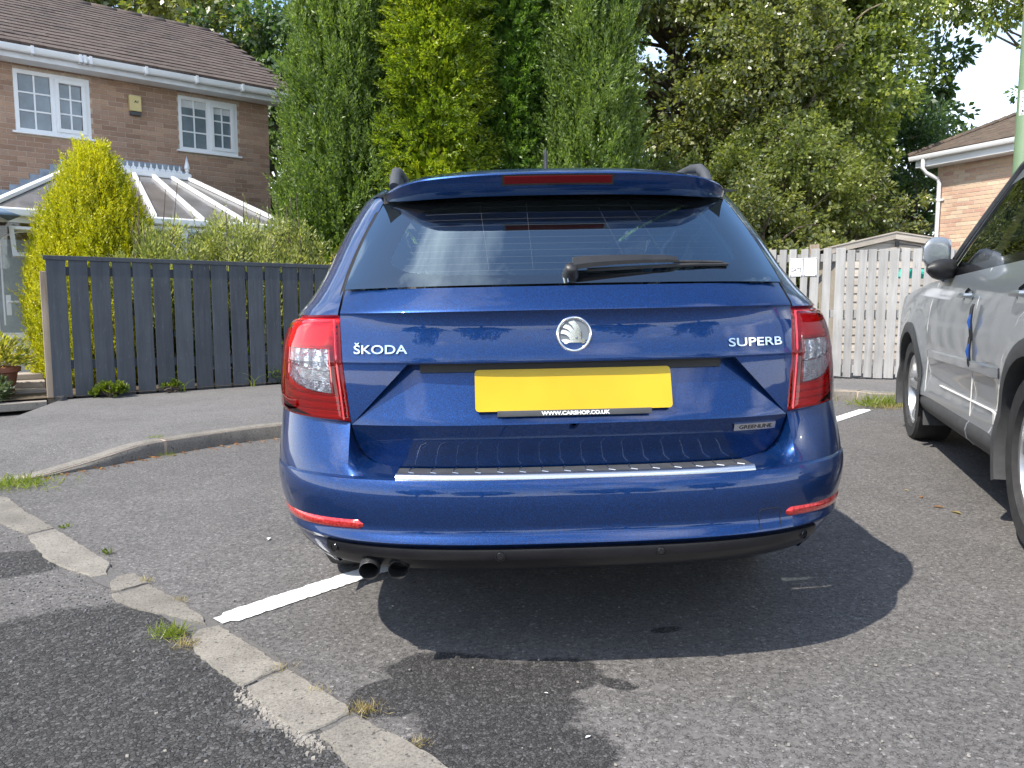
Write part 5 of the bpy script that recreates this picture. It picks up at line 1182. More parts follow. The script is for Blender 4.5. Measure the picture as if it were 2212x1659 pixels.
# roof: courses of tiles, each tile its own piece
PIT = R(27); RUN = 3.75+OV; GAU = .236; eo = OV+.06
def rp(s, t, h=0): return hp(s, EZ+.17+math.sin(PIT)*t+math.cos(PIT)*h, eo-math.cos(PIT)*t+math.sin(PIT)*h)
m = MB(); LN = RUN/math.cos(PIT); m.add([rp(s_left, 0), rp(.30, 0), rp(.30, LN), rp(s_left, LN)], [(0, 1, 2, 3)]); m.add([rp(s_left, LN), rp(.30, LN), hp(.30, EZ+.17, eo-2*RUN), hp(s_left, EZ+.17, eo-2*RUN)], [(0, 1, 2, 3)])
roof = m.build('roof', M['tileL'], house, fix=False)
def tiles(root, rpf, s0, s1, LN, GAU, TW, thick, mat, seed, uvec, rise, mn=.3, clip=None):
    g = random.Random(seed); inv = ROOT[root.name].inverted(); items = []; row = 0; t = 0
    while t < LN-.05:
        s = s0-(TW/2 if row % 2 else 0)
        while s < s1-.02:
            if clip is None or clip((s+TW/2), t+GAU/2): items.append((s, t))
            s += TW
        t += GAU; row += 1
    def rank(it): X, Y, D = project(rpf(it[0]+TW/2, it[1]+GAU/2)); return (0 if -40 < X < 2240 and -20 < Y < 1600 else 1, D)
    items.sort(key=rank); me = None; tv = (rpf(0, 1)-rpf(0, 0)).normalized(); nv = (rpf(0, 0, 1)-rpf(0, 0)).normalized()
    L = GAU+.05; m = MB(); hh = thick; w = TW-.006
    m.add([(0, -.01, 0), (w, -.01, 0), (w, L, 0), (0, L, 0), (0, -.01, hh), (w, -.01, hh), (w, L, .003), (0, L, .003)], [(0, 4, 5, 1), (4, 7, 6, 5), (0, 3, 7, 4), (1, 5, 6, 2), (2, 6, 7, 3)]); me = m.mesh('tile'); me.materials.append(mat)
    V = []
    for i, (s, t) in enumerate(items):
        p = rpf(s, t, .006+g.uniform(0, .004)); tilt = g.uniform(-.006, .006)
        B = Matrix((uvec, tv, nv)).transposed().to_4x4() @ Matrix.Rotation(math.atan(thick/GAU)*.45+tilt, 4, 'X'); B.translation = p+nv*.0
        if i < 300 and rank(items[i])[0] == 0:
            o = bpy.data.objects.new('tile', me); COL.objects.link(o); o.parent = root; o.matrix_local = inv @ B
        else:
            vs = [tuple(B @ v.co) for v in me.vertices]
            for f in me.polygons: V.append([vs[k] for k in f.vertices])
    if V:
        o = props(quads('tiling', np.array(V), mat, root, inv), kind='stuff'); bm = bmesh.new(); bm.from_mesh(o.data); bmesh.ops.remove_doubles(bm, verts=bm.verts, dist=1e-5); bm.to_mesh(o.data); bm.free(); o.data.polygons.foreach_set('use_smooth', [False]*len(o.data.polygons))
tiles(roof, rp, s_left, .32, LN, GAU, .30, .044, M['tileL'], 5, HU, PIT)
s = .30; m = MB()
while s > s_left:
    m2 = MB(); a = []; 
    for k in range(7):
        th = math.pi*k/6; q0 = rp(s, LN+.0)+HN*(.13*math.cos(th))*-1+Vector((0, 0, .11*math.sin(th)-.04)); q1 = q0-HU*.44; a.append([q0, q1])
    m2.grid(a); m2.build('ridge_tile', M['tileL'], roof, smooth=True, solid=.015); s -= .45
m = MB(); m.add([rp(.30, 0, -.01), rp(.30, LN, -.01), rp(.30, LN, -.16), rp(.30, .05, -.16)], [(0, 1, 2, 3)]); m.build('verge', M['upvc_old'], house, solid=.02)
m = MB(); m.add([hp(-.002, EZ+.05, 0), hp(-.002, EZ+.05, -7), rp(-.002, LN, -.02)], [(0, 1, 2)]); m.build('gable', M['brickL'], house, fix=False)
# alarm box
a0, a1, b0, b1 = win_rect((928, 695), (1015, 705), (1020, 845), (935, 840)); m = MB(); zc = b0+(b1-b0)*.2
m.obox(hp(a0, zc, .01), HU*(a1-a0), HN*.075, Vector((0, 0, b1-zc))); ab = m.build('alarm_box', M['alarm'], house, bevel=.008); m = MB(); m.obox(hp(a0+.01, b0, .012), HU*(a1-a0-.02), HN*.055, Vector((0, 0, zc-b0-.002))); m.build('sounder', M['trim'], ab, bevel=.004)
letters('lettering', 'A1', lambda a, b, c: hp(a0+(a1-a0)*(.36+.34*a+.05*b), zc+(b1-zc)*(.52+.17*b), .0855+.002*c), M['inkblack'], ab, bold=.04)
# ---------------------------------------------------------------- conservatory against the wall
cons = thing('conservatory', 'white conservatory with a hipped grey sheet roof in front of the brick house', 'conservatory', hp(-2.5, 0, 1.3))
CD = 2.45; cR = hs(622, 490, CD)[0]; cE = hs(622, 490, CD)[1]; cL = hs(-25, 478, CD)[0]; 
rR, rZ = hs(405, 388, .35); rL = hs(160, 352, .35)[0]; 
def cp(s, z, off): return hp(s, z, off)
ridgeL, ridgeR = cp(rL, rZ, .35), cp(rR, rZ, .35); eL, eR = cp(cL, cE, CD), cp(cR, cE, CD); wL, wR = cp(cL, cE, .02), cp(cR, cE, .02)
rwL, rwR = cp(rL, rZ, .02), cp(rR, rZ, .02)
def bar3(m, a, b, w, h, up=None):
    a, b = Vector(a), Vector(b); d = (b-a).normalized(); sd = d.cross(Vector((0, 0, 1))).normalized(); n = sd.cross(d).normalized(); m.obox(a-sd*w/2-n*h*.2, b-a, sd*w, n*h)
nF = 6
for i in range(nF):
    for (A, B_, C, D_) in ((eL.lerp(eR, i/nF), eL.lerp(eR, (i+1)/nF), ridgeL.lerp(ridgeR, (i+1)/nF), ridgeL.lerp(ridgeR, i/nF)),):
        m = MB(); m.add([A, B_, C, D_], [(0, 1, 2, 3)]); m.build('roof_sheet', M['polycarb'], cons, solid=.016, fix=False)
for (A, B_, C, D_) in ((eR, wR, rwR, ridgeR), (wL, eL, ridgeL, rwL)):
    m = MB(); m.add([A, B_, C, D_], [(0, 1, 2, 3)]); m.build('roof_sheet', M['polycarb'], cons, solid=.016, fix=False)
for i in range(nF+1): m = MB(); bar3(m, eL.lerp(eR, i/nF)+Vector((0, 0, .01)), ridgeL.lerp(ridgeR, i/nF)+Vector((0, 0, .01)), .055 if 0 < i < nF else .085, .05); m.build('rafter', M['upvc'], cons, bevel=.006)
for k in (.5,):
    for A, B_, C, D_ in ((eR, wR, rwR, ridgeR), (wL, eL, ridgeL, rwL)): m = MB(); bar3(m, A.lerp(B_, k)+Vector((0, 0, .01)), D_.lerp(C, k)+Vector((0, 0, .01)), .055, .05); m.build('rafter', M['upvc'], cons, bevel=.006)
m = MB(); bar3(m, ridgeL-HU*.05, ridgeR+HU*.05, .14, .10); rid = m.build('ridge', M['upvc'], cons, bevel=.015)
L = (ridgeR-ridgeL).length; nk = int(L/.085); m = MB()
for i in range(nk):
    q = ridgeL+HU*(.085*(i+.5))+Vector((0, 0, .085)); sc = HU*.03
    m.prism([q-sc*1.3-HN*.008, q+sc*1.3-HN*.008, q+sc*1.2+Vector((0, 0, .03))-HN*.008, q+sc*.35+Vector((0, 0, .045))-HN*.008, q+sc*.35+Vector((0, 0, .075))-HN*.008, q+Vector((0, 0, .11))-HN*.008, q-sc*.35+Vector((0, 0, .075))-HN*.008, q-sc*.35+Vector((0, 0, .045))-HN*.008, q-sc*1.2+Vector((0, 0, .03))-HN*.008], HN*.016)
m.build('cresting', M['upvc'], rid)
m = MB(); m.lathe([(.035, 0), (.04, .02), (.02, .05), (.035, .07), (.03, .09), (.045, .11), (.0, .32)], 12, Matrix.Translation(ridgeR+Vector((0, 0, .06)))); m.build('finial', M['upvc'], rid, smooth=True)
# stepped lead flashing where the roof meets the wall
for sd, (e, r_) in enumerate((((cL), (rL)), ((cR), (rR)))):
    m = MB(); nst = 10 if sd == 0 else 9; sgn = 1 if r_ > e else -1
    for i in range(nst):
        t0, t1 = i/nst, (i+1)/nst; sa, sb = e+(r_-e)*t0, e+(r_-e)*t1; z0 = cE+(rZ-cE)*t0; z1 = cE+(rZ-cE)*t1; m.add([cp(sa, z0, .013), cp(sb, z1, .013), cp(sb, z1+.17, .013), cp(sa, z1+.17, .013)], [(0, 1, 2, 3)])
    m.build('flashing', M['lead'], cons, solid=.003, fix=False)
m = MB(); m.add([cp(rL-.02, rZ, .0135), cp(rR+.03, rZ, .0135), cp(rR+.03, rZ+.26, .0135), cp(rL-.02, rZ+.26, .0135)], [(0, 1, 2, 3)]); m.build('flashing', M['lead'], cons, solid=.003, fix=False)
m = MB(); bar3(m, eL-HU*.05+HN*.05-Vector((0, 0, .07)), eR+HU*.05+HN*.05-Vector((0, 0, .07)), .09, .10); m.build('gutter', M['upvc'], cons, bevel=.02)
m = MB(); bar3(m, eR+HN*.05-Vector((0, 0, .07)), wR-Vector((0, 0, .07)), .09, .10); m.build('gutter', M['upvc'], cons, bevel=.02)
# front: dwarf panel, glazed bays with arched heads, door at the left end
zf = gz(-6)+.12; zc0 = zf+.62; hd = cE-.10
nb = 5; bw = (cR-cL)/nb
m = MB()
for i in range(nb+1): m.obox(cp(cL+bw*i-.045, zf, CD-.06), HU*.09, HN*.07, Vector((0, 0, hd-zf+.02)))
m.obox(cp(cL, hd-.06, CD-.055), HU*(cR-cL), HN*.06, Vector((0, 0, .09))); m.obox(cp(cL, zc0-.05, CD-.055), HU*(cR-cL), HN*.062, Vector((0, 0, .08))); m.obox(cp(cL, zf, CD-.055), HU*(cR-cL), HN*.061, Vector((0, 0, .10)))
m.build('frame', M['upvc'], cons, bevel=.006)
for i in range(nb):
    a, b = cL+bw*i+.05, cL+bw*(i+1)-.05; 
    m = MB(); m.obox(cp(a, zf+.1, CD-.035), HU*(b-a), HN*.02, Vector((0, 0, zc0-.06-zf-.1))); m.build('lower_panel', M['upvc_old'], cons, bevel=.004)
    m = MB(); m.obox(cp(a, zc0+.03, CD-.03), HU*(b-a), HN*.008, Vector((0, 0, hd-.06-zc0-.03))); m.build('pane', M['pane'], cons)
    m = MB(); c_ = (a+b)/2; hw_ = (b-a)/2-.05; m.tube([cp(c_-hw_, zc0+.12, CD-.012)]+[cp(c_-hw_*math.cos(t), hd-.34+.18*math.sin(t), CD-.012) for t in np.linspace(0, math.pi, 13)]+[cp(c_+hw_, zc0+.12, CD-.012)], .012, 6); m.build('arch_bead', M['upvc'], cons, smooth=True)
dx = hs(12, 560, CD)[0]; m = MB(); m.tube([cp(dx, zf+1.02, CD+.01), cp(dx, zf+1.02, CD+.06), cp(dx+.14, zf+1.02, CD+.06)], .012, 8); m.obox(cp(dx-.025, zf+.86, CD+.008), HU*.05, HN*.012, Vector((0, 0, .24))); m.build('door_handle', M['upvc'], cons, smooth=True)
q = cp(dx+.05, hd-.12, CD+.01); m = MB(); tl = HN*.20-Vector((0, 0, .36))
for (u0, u1, v0, v1) in ((0, 1, 0, .1), (0, 1, .88, 1), (0, .1, .1, .88), (.9, 1, .1, .88)): m.obox(q+HU*(.46*u0)+tl*v0, HU*(.46*(u1-u0)), tl*(v1-v0), HN*.03+Vector((0, 0, .016)))
m.build('top_vent', M['upvc'], cons, bevel=.004)
m = MB(); m.obox(cp(cL+.05, zf, 0.3), HU*(cR-cL-.1), HN*.02, Vector((0, 0, 1.9))); m.build('inner_wall', M['blind'], cons)
m = MB(); m.add([cp(cR, zf, .02), cp(cR, zf, CD), eR-Vector((0, 0, .08)), wR-Vector((0, 0, .08))], [(0, 1, 2, 3)]); m.build('side_wall', M['upvc_old'], cons, solid=.04, fix=False)
# ---------------------------------------------------------------- brick bungalow on the right
def zo8(x, y): return (3500+x*.5727)/1.823, (550+y*.5727)/1.823
BC = at(*zo8(318, 560), 15.3); BU = Vector((.41, -.912, 0)).normalized(); BN = Vector((BU.y, -BU.x, 0))
if BN.x > 0: BN = -BN
def bs(px, py, off=0): q = onplane(px, py, Vector((BC.x, BC.y, 0))+BN*off, BN); return (q-BC).dot(BU), q.z
def bp_(s, z, off=0): q = Vector((BC.x, BC.y, 0))+BU*s+BN*off; return Vector((q.x, q.y, z))
bun = thing('brick_bungalow', 'pale buff brick building with brown tiled roof and white eaves at the right edge', 'house', bp_(0, 0))
BZ = bs(*zo8(345, 195))[1]; bw_b = 0.2; bl = 7.0
m = MB(); m.add([bp_(0, bw_b), bp_(bl, bw_b), bp_(bl, BZ+.1), bp_(0, BZ+.1)], [(0, 1, 2, 3)]); m.add([bp_(0, bw_b, 0), bp_(0, bw_b, -8), bp_(0, BZ+.1, -8), bp_(0, BZ+.1, 0)], [(0, 1, 2, 3)]); bwall = m.build('wall', M['mortarR'], bun, fix=False)
brickwork(BU, lambda s, z: bp_(s, z, .0005), BN, 0, bl, bw_b, BZ+.08, [], bwall, M['brickR'], lambda x, y: y < 600, 12)
BO = .30
m = MB(); m.obox(bp_(-.26, BZ+.02, BO-.02), BU*(bl+.26), BN*.02, Vector((0, 0, .20))); m.build('fascia', M['upvc'], bun)
m = MB(); m.obox(bp_(-.26, BZ+.01, .012), BU*(bl+.26), BN*(BO-.03), Vector((0, 0, .012))); m.build('soffit', M['upvc_old'], bun)
m = MB(); m.grid([[bp_(s, BZ+.13+z, BO+.002+o) for o, z in prof] for s in (-.34, bl)], wrap=True); m.f.append(tuple(range(len(prof)))); m.build('gutter', M['upvc'], bun, smooth=True)
q = bs(*zo8(355, 300))[0]; m = MB(); m.tube([bp_(q-.12, BZ+.15, BO+.06), bp_(q-.12, BZ-.02, BO+.06), bp_(q-.10, BZ-.10, BO+.0), bp_(q+.0, BZ-.22, .09), bp_(q+.02, BZ-.30, .06), bp_(q+.02, bw_b, .06)], .038, 10); dp = m.build('downpipe', M['upvc'], bun, smooth=True)
for z in (BZ-.62, BZ-1.9): m = MB(); m.lathe([(.047, -.03), (.047, .03)], 12, Matrix.Translation(bp_(q+.02, z, .06))); m.obox(bp_(q-.07, z-.015, .01), BU*.18, BN*.03, Vector((0, 0, .03))); m.build('pipe_clip', M['upvc'], dp)
BP_ = R(24); bg_ = .105
def brp(s, t, h=0): return bp_(s, BZ+.24+math.sin(BP_)*t+math.cos(BP_)*h, BO+.07-math.cos(BP_)*t+math.sin(BP_)*h)
BLN = 2.35
def bclip(s, t): return s > -.34+t*math.cos(BP_)*.62
m = MB(); m.add([brp(-.34, 0), brp(bl, 0), brp(bl, BLN), brp(-.34+BLN*.62*math.cos(BP_), BLN)], [(0, 1, 2, 3)]); m.add([brp(-.34, 0), brp(-.34+BLN*.62*math.cos(BP_), BLN), bp_(-.34, BZ+.24, -7)], [(0, 1, 2)]); broof = m.build('roof', M['tileR'], bun, fix=False)
tiles(broof, brp, -.34, bl, BLN, bg_, .165, .014, M['tileR'], 6, BU, BP_, clip=bclip)
m = MB(); pth = [brp(-.36, -.02, .02), brp(-.34+BLN*.62*math.cos(BP_), BLN, .03)]
for i in range(16):
    a, b = pth[0].lerp(pth[1], i/16), pth[0].lerp(pth[1], (i+.94)/16); mm = MB(); mm.tube([a, b+Vector((0, 0, .012))], .05, 8); mm.build('hip_tile', M['tileR'], broof, smooth=True)
for i in range(10):
    a = brp(-.34+BLN*.62*math.cos(BP_)+.42*i, BLN, .02); mm = MB(); mm.tube([a, a+BU*.40], .10, 10); mm.build('ridge_tile', M['mortarR'], broof, smooth=True)
# ---------------------------------------------------------------- grey SUV on the right (car space: x right, y forward from the front axle, z up)
SY = R(-18.5); SFW = Vector((math.sin(-SY), math.cos(SY), 0)); SRT = Vector((math.cos(SY), -math.sin(-SY), 0)); SF = Vector((2.817, 5.4, 0)); SO = SF+SRT*.90
suv = thing('suv', 'silver-grey SUV parked beside the blue car, cut off by the right edge', 'car', (SO.x, SO.y, gz(SF.x)+.006), (0, -R(1.1), SY))
def sb(m, name, mat, parent=suv, **k): return m.build(name, mat, parent, world=False, **k)
RA = -2.67; WR = .355
INS = np.array([(.20, .07), (.30, .03), (.36, .0), (.45, .012), (.50, .022), (.62, .008), (.70, .0), (.80, .0), (.92, .012), (1.02, .030), (1.10, .055), (1.14, .075), (1.20, .10), (1.60, .25), (1.68, .33)])
_zz = np.linspace(0, 1.9, 381); _ii = np.interp(_zz, INS[:, 0], INS[:, 1]); _k = np.hanning(25); _k /= _k.sum(); _ii = np.convolve(np.pad(_ii, 12, mode='edge'), _k, 'valid')
def sx(z, y):
    i = float(np.interp(z, _zz, _ii)); d = 0
    if y > .45: d += .30*((y-.45)/.75)**2.2*(1 if z < 1.0 else 1)
    if y < -3.2: d += .18*((-3.2-y)/.45)**2
    for a in (0, RA):                                             # flared arches
        rr = math.hypot(y-a, (z-.36)); 
        if rr < .62 and z > .3: u_ = max(0, min(1, 1-(rr-.40)/.22)); d -= .022*u_*u_*(3-2*u_)
    return .90-i-d
def belt(y): return float(np.interp(y, [-3.6, -2.4, -1.0, -.35, .2, .9], [1.17, 1.145, 1.115, 1.09, 1.045, .96]))
YS = [.95-.0475*k for k in range(98)]                             # nose to tail
Yend = YS[-1]
for sg in (-1, 1):
    m = MB(); n = len(YS); T_ = np.linspace(0, 1, 27); vs = []; fs = []
    for t in T_:
        for y in YS: zb = .37; z = zb+(belt(y)-zb)*t; vs.append((sg*sx(z, y), y, z))
    for i in range(len(T_)-1):
        for j in range(n-1):
            q = [vs[i*n+j], vs[i*n+j+1], vs[(i+1)*n+j+1], vs[(i+1)*n+j]]; yc = sum(p[1] for p in q)/4; zc = sum(p[2] for p in q)/4
            if any(math.hypot((yc-a), (zc-.36)) < .425 for a in (0, RA)): continue
            fs.append((i*n+j, i*n+j+1, (i+1)*n+j+1, (i+1)*n+j))
    m.add(vs, fs); fl = sb(m, 'flank', M['silver'], smooth=True, angle=50)
    # wheel arch lips and dark liners
    for a in (0, RA):
        m = MB(); P = []; 
        for k in range(29):
            th = R(-22)+R(224)*k/28; y, z = a+.435*math.cos(th), .36+.435*math.sin(th); y2, z2 = a+.40*math.cos(th), .36+.40*math.sin(th); X = sx(max(.37, z), y)
            P.append([(sg*(X+.002), a+.470*math.cos(th), .36+.470*math.sin(th)), (sg*(X+.012), y, z), (sg*(X+.008), y2, z2), (sg*(X-.04), y2, z2), (sg*(X-.30), a+.40*math.cos(th), .36+.40*math.sin(th))])
        m.grid(P); sb(m, 'wheel_arch', M['trim'], smooth=True, angle=40)
        m = MB(); m.add([(sg*.58, a-.42, .1), (sg*.58, a+.42, .1), (sg*.58, a+.42, .78), (sg*.58, a-.42, .78)], [(0, 1, 2, 3)]); sb(m, 'arch_liner', M['void'], fix=False)
        wheel(suv, (sg*.785, a, WR), WR, .225, .245, 5, sg, name='wheel')
        # mud flap
        m = MB(); m.grid([[(sg*(.89-.20*u), a-.40-.07*(1-t), .17+.36*t) for u in (0, 1)] for t in (0, .3, .7, 1)]); sb(m, 'mud_flap', M['trim'], solid=.012)
    # sill: black step with a ribbed joint
    m = MB(); prof = [(.885, .385), (.905, .36), (.912, .33), (.900, .29), (.865, .255), (.80, .245)]
    ysl = list(np.linspace(-.44, RA+.44, 16)); m.grid([[(sg*x, y, z) for x, z in prof] for y in ysl]); sl_ = sb(m, 'side_step', M['trim'], smooth=True, angle=50)
    m = MB(); m.tube([(sg*(x+.001), -1.70+.01*(z < .3), z) for x, z in prof[:5]], .004, 5); sb(m, 'joint', M['silver'], sl_)
    # door seams, handles, mouldings
    m = MB()
    def seam(P, r=.003): m.tube([(sg*(sx(z, y)-.0005), y, z) for y, z in P], r, 5)
    fr_ = [(-.55, .40), (-.56, .60), (-.56, .80), (-.57, .95), (-.62, 1.08)]; rr_ = [(-1.70, .40), (-1.70, .6), (-1.70, .8), (-1.71, .97), (-1.74, 1.125)]; r2_ = [(-2.22, .52), (-2.26, .72), (-2.42, .90), (-2.62, 1.0), (-2.70, 1.14)]
    seam(fr_); seam(rr_); seam(r2_); M['seamline'] = plain('pale_edge_strip', (.66, .66, .64), .5)
    sb(m, 'door_edge_strip', M['seamline'], smooth=True)
    m = MB(); m.tube([(sg*(sx(.47, y)+.004), y, .475+.0*(y)) for y in np.linspace(-.95, -2.16, 14)], .006, 6); m.box((sg*(sx(.46, -2.2)+.004), -2.19, .455), (.012, .03, .05)); sb(m, 'pale_sill_strip', M['seamline'], smooth=True)
    m = MB(); rows = []
    for y in np.linspace(-.58, -2.20, 20): h = .020; zc = .645+.01*(y+.58)/-1.6; X = sx(zc, y); e_ = min(1, (-.56-y)/.06, (y+2.22)/.06); rows.append([(sg*(X-.001), y, zc-h-.008), (sg*(X+.014*e_-.001), y, zc-h), (sg*(X+.016*e_-.001), y, zc+h), (sg*(X-.001), y, zc+h+.008)])
    m.grid(rows); sb(m, 'door_moulding', M['silver'], smooth=True, angle=30)
    for yh in (-1.50, -2.42):
        zh = .985; X = sx(zh, yh); m = MB(); rows = []
        for k in range(9): a = 2*math.pi*k/8; rows.append([(sg*(X+.003), yh+.095*math.cos(a), zh+.052*math.sin(a)), (sg*(X-.012), yh+.07*math.cos(a), zh+.036*math.sin(a)), (sg*(X-.018), yh, zh)])
        m.grid(rows); m.build('handle_cup', M['void'], suv, world=False, smooth=True)
        m = MB(); m.tube([(sg*(X+.004), yh+.10, zh+.012), (sg*(X+.030), yh+.075, zh+.012), (sg*(X+.034), yh, zh+.012), (sg*(X+.030), yh-.075, zh+.012), (sg*(X+.004), yh-.10, zh+.012)], [.009, .012, .013, .012, .009], 8); sb(m, 'door_handle', M['silver'], smooth=True)
    # greenhouse: pillars between the belt and the roof edge
    def roofz(y): return float(np.interp(y, [-3.6, -3.3, -2.6, -1.8, -1.5, -1.3], [1.52, 1.60, 1.655, 1.668, 1.655, 1.630]))
    def gh(u, t):                                                 # u: 0 windscreen base .. 1 tail; t: belt..roof
        yb = -.62+(-3.45+.62)*u; yt = -1.36+(-3.25+1.36)*u; y = yb+(yt-yb)*t; zb = belt(yb)-.002; zt = roofz(yt); z = zb+(zt-zb)*t
        x = sx(zb, yb)+((.90-.27)-sx(zb, yb))*t**1.15; return (sg*x, y, z)
    us = [0, .055, .34, .375, .41, .67, .70, .735, .93, 1.0]; ts = list(np.linspace(0, 1, 13)); pil = MB(); gls = MB(); trm = MB()
    for i in range(len(us)-1):
        a, b = us[i], us[i+1]; cells = [[gh(a+(b-a)*k/6, t) for k in range(7)] for t in ts]
        glass = i in (1, 4, 7)
        if glass:
            ig = [r for r in cells[1:11]]; gls.grid(ig); pil.grid(cells[10:]); trm.grid(cells[:2])
        elif i in (2, 3, 5, 6): trm.grid(cells[:11]); pil.grid(cells[10:])
        else: pil.grid(cells)
    sb(pil, 'pillar', M['silver'], smooth=True, angle=50); sb(gls, 'side_window', M['sideglass'], smooth=True, angle=50); sb(trm, 'window_trim', M['gloss'], smooth=True, angle=50)
    m = MB(); rows = []
    m.tube([gh(0.028, t) for t in np.linspace(0, 1, 8)]+[gh(u, 1.0) for u in np.linspace(.1, 1, 8)], .022, 8); sb(m, 'roof_edge', M['trim'], smooth=True)
    # mirror
    m = MB(); rows = []
    for t, (w_, h_) in zip(np.linspace(0, 1, 8), ((.055, .07), (.08, .088), (.088, .094), (.090, .096), (.088, .094), (.082, .088), (.068, .072), (.03, .04))): rows.append([(sg*(.86+.15*t), -.93-.08*t*t+w_*math.copysign(abs(math.cos(a))**.6, math.cos(a))*(.55 if math.cos(a) < 0 else 1.1), 1.245+h_*math.copysign(abs(math.sin(a))**.55, math.sin(a))) for a in np.linspace(0, 2*math.pi, 17)[:-1]])
    m.grid(rows, wrap=True); k = len(m.v); m.f += [tuple(range(16)), tuple(range(k-16, k))]; mir = sb(m, 'door_mirror', M['silver'], smooth=True, angle=60)
    m = MB(); rows = []
    for t, (w_, h_) in zip(np.linspace(0, 1, 6), ((.06, .05), (.085, .06), (.09, .065), (.088, .062), (.07, .05), (.03, .02))): rows.append([(sg*(.83+.16*t), -.93-.08*t*t+w_*math.cos(a), 1.155+h_*math.sin(a)) for a in np.linspace(0, 2*math.pi, 13)[:-1]])
    m.grid(rows, wrap=True); k = len(m.v); m.f += [tuple(range(12)), tuple(range(k-12, k))]; sb(m, 'mirror_base', M['black'], mir, smooth=True, angle=60)
m = MB(); m.grid([[(f*.635, y, float(np.interp(y, [-3.3, -2.6, -1.8, -1.5, -1.30], [1.60, 1.655, 1.668, 1.655, 1.630]))+.035*(1-f*f)) for f in np.linspace(-1, 1, 15)] for y in np.linspace(-3.3, -1.30, 12)]); sb(m, 'roof', M['silver'], smooth=True)
m = MB(); m.grid([[(f*(.80-.17*t), -.54+(-1.34+.54)*t+.12*(1-f*f)*(1-t), 1.085+.53*t+.02*(1-f*f)) for f in np.linspace(-1, 1, 15)] for t in np.linspace(0, 1, 8)]); sb(m, 'windscreen', M['sideglass'], smooth=True)
m = MB(); m.grid([[(f*.84, -.56+1.52*t-.10*f*f*t, float(np.interp(-.55+1.5*t, [-.5, .5, .95], [1.095, 1.05, .94]))+.03*(1-f**4)-.03) for f in np.linspace(-1, 1, 17)] for t in np.linspace(0, 1, 10)]); sb(m, 'bonnet', M['silver'], smooth=True)
m = MB(); m.grid([[(f*.80, .93-.16*f*f, z) for f in np.linspace(-1, 1, 13)] for z in (.25, .5, .75, .93)]); sb(m, 'front_bumper', M['silver'], smooth=True)
# tail: panel that meets the flanks, window, lamps, bumper
def tw_(z): return sx(z, Yend)+.004 if z < 1.15 else float(np.interp(z, [1.15, 1.60, 1.66], [sx(1.15, Yend)+.004, .64, .60]))
def ty(f, z): return Yend-.11*(1-abs(f)**2.6)+(.0 if z < 1.1 else .42*(z-1.1)/.55*.85)
m = MB(); m.grid([[(f*tw_(z), ty(f, z), z) for f in np.linspace(-1, 1, 31)] for z in [.36, .42, .50, .58, .66, .74, .82, .90, .98, 1.06, 1.12, 1.18, 1.26, 1.36, 1.46, 1.54, 1.60, 1.64]]); tg_ = sb(m, 'tailgate', M['silver'], smooth=True)
m = MB(); m.grid([[(f*tw_(z)*.84, ty(f*.84, z)-.006, z) for f in np.linspace(-1, 1, 21)] for z in np.linspace(1.16, 1.56, 9)]); sb(m, 'rear_window', M['gloss'], smooth=True)
for sg in (-1, 1):
    m = MB(); m.grid([[(sg*(tw_(z)*f+.003), ty(f, z)-.008, z) for f in np.linspace(.80, .995, 6)] for z in np.linspace(.86, 1.14, 9)]); sb(m, 'tail_lamp', M['redbezel'], smooth=True)
m = MB(); m.grid([[(f*(.90-.02*(z < .4)), Yend-.17*(1-abs(f)**3)-.01, z) for f in np.linspace(-1, 1, 25)] for z in (.30, .34, .44, .56, .60)]); sb(m, 'rear_bumper', M['trim'], smooth=True)
m = MB(); m.box((0, Yend-.125, .78), (.52, .012, .11)); sb(m, 'number_plate', M['plate'])
m = MB(); m.box((0, -1.35, .30), (1.5, 3.6, .10)); sb(m, 'floor_pan', M['void'])
for x in (-.38, .38):
    for y in (-1.55, -2.5):
        m = MB(); m.box((x, y, .95), (.46, .14, .62), Euler((R(-14), 0, 0)).to_matrix()); m.box((x, y-.10, 1.34), (.24, .09, .17), Euler((R(-10), 0, 0)).to_matrix()); m.box((x, y+.28, .66), (.48, .5, .14)); sb(m, 'seat', M['cloth'], bevel=.04)
m = MB(); m.box((0, -.85, 1.0), (1.4, .3, .2)); sb(m, 'dashboard', M['black'], bevel=.04)
# blue and black door guards on the door seam
for z0, z1, yo in ((.80, .935, 0), (.655, .79, .012)):
    y = -1.715+yo; dg = MB(); X = sx(.85, y); P = [(-X-.004, y, z1+.02), (-X-.012, y, z1), (-X-.018, y, (z0+z1)/2), (-X-.012, y, z0), (-X-.004, y, z0-.02)]; dg.tube(P, [.005, .008, .009, .008, .005], 8)
    g_ = sb(dg, 'door_guard', M['black'], smooth=True); d2 = MB(); d2.tube([(-X-.018, y-.003, z0+.03), (-X-.024, y-.004, (z0+z1)/2), (-X-.018, y-.003, z1-.03)], [.004, .008, .004], 8); sb(d2, 'blue_pad', M['bluegel'], g_, smooth=True)
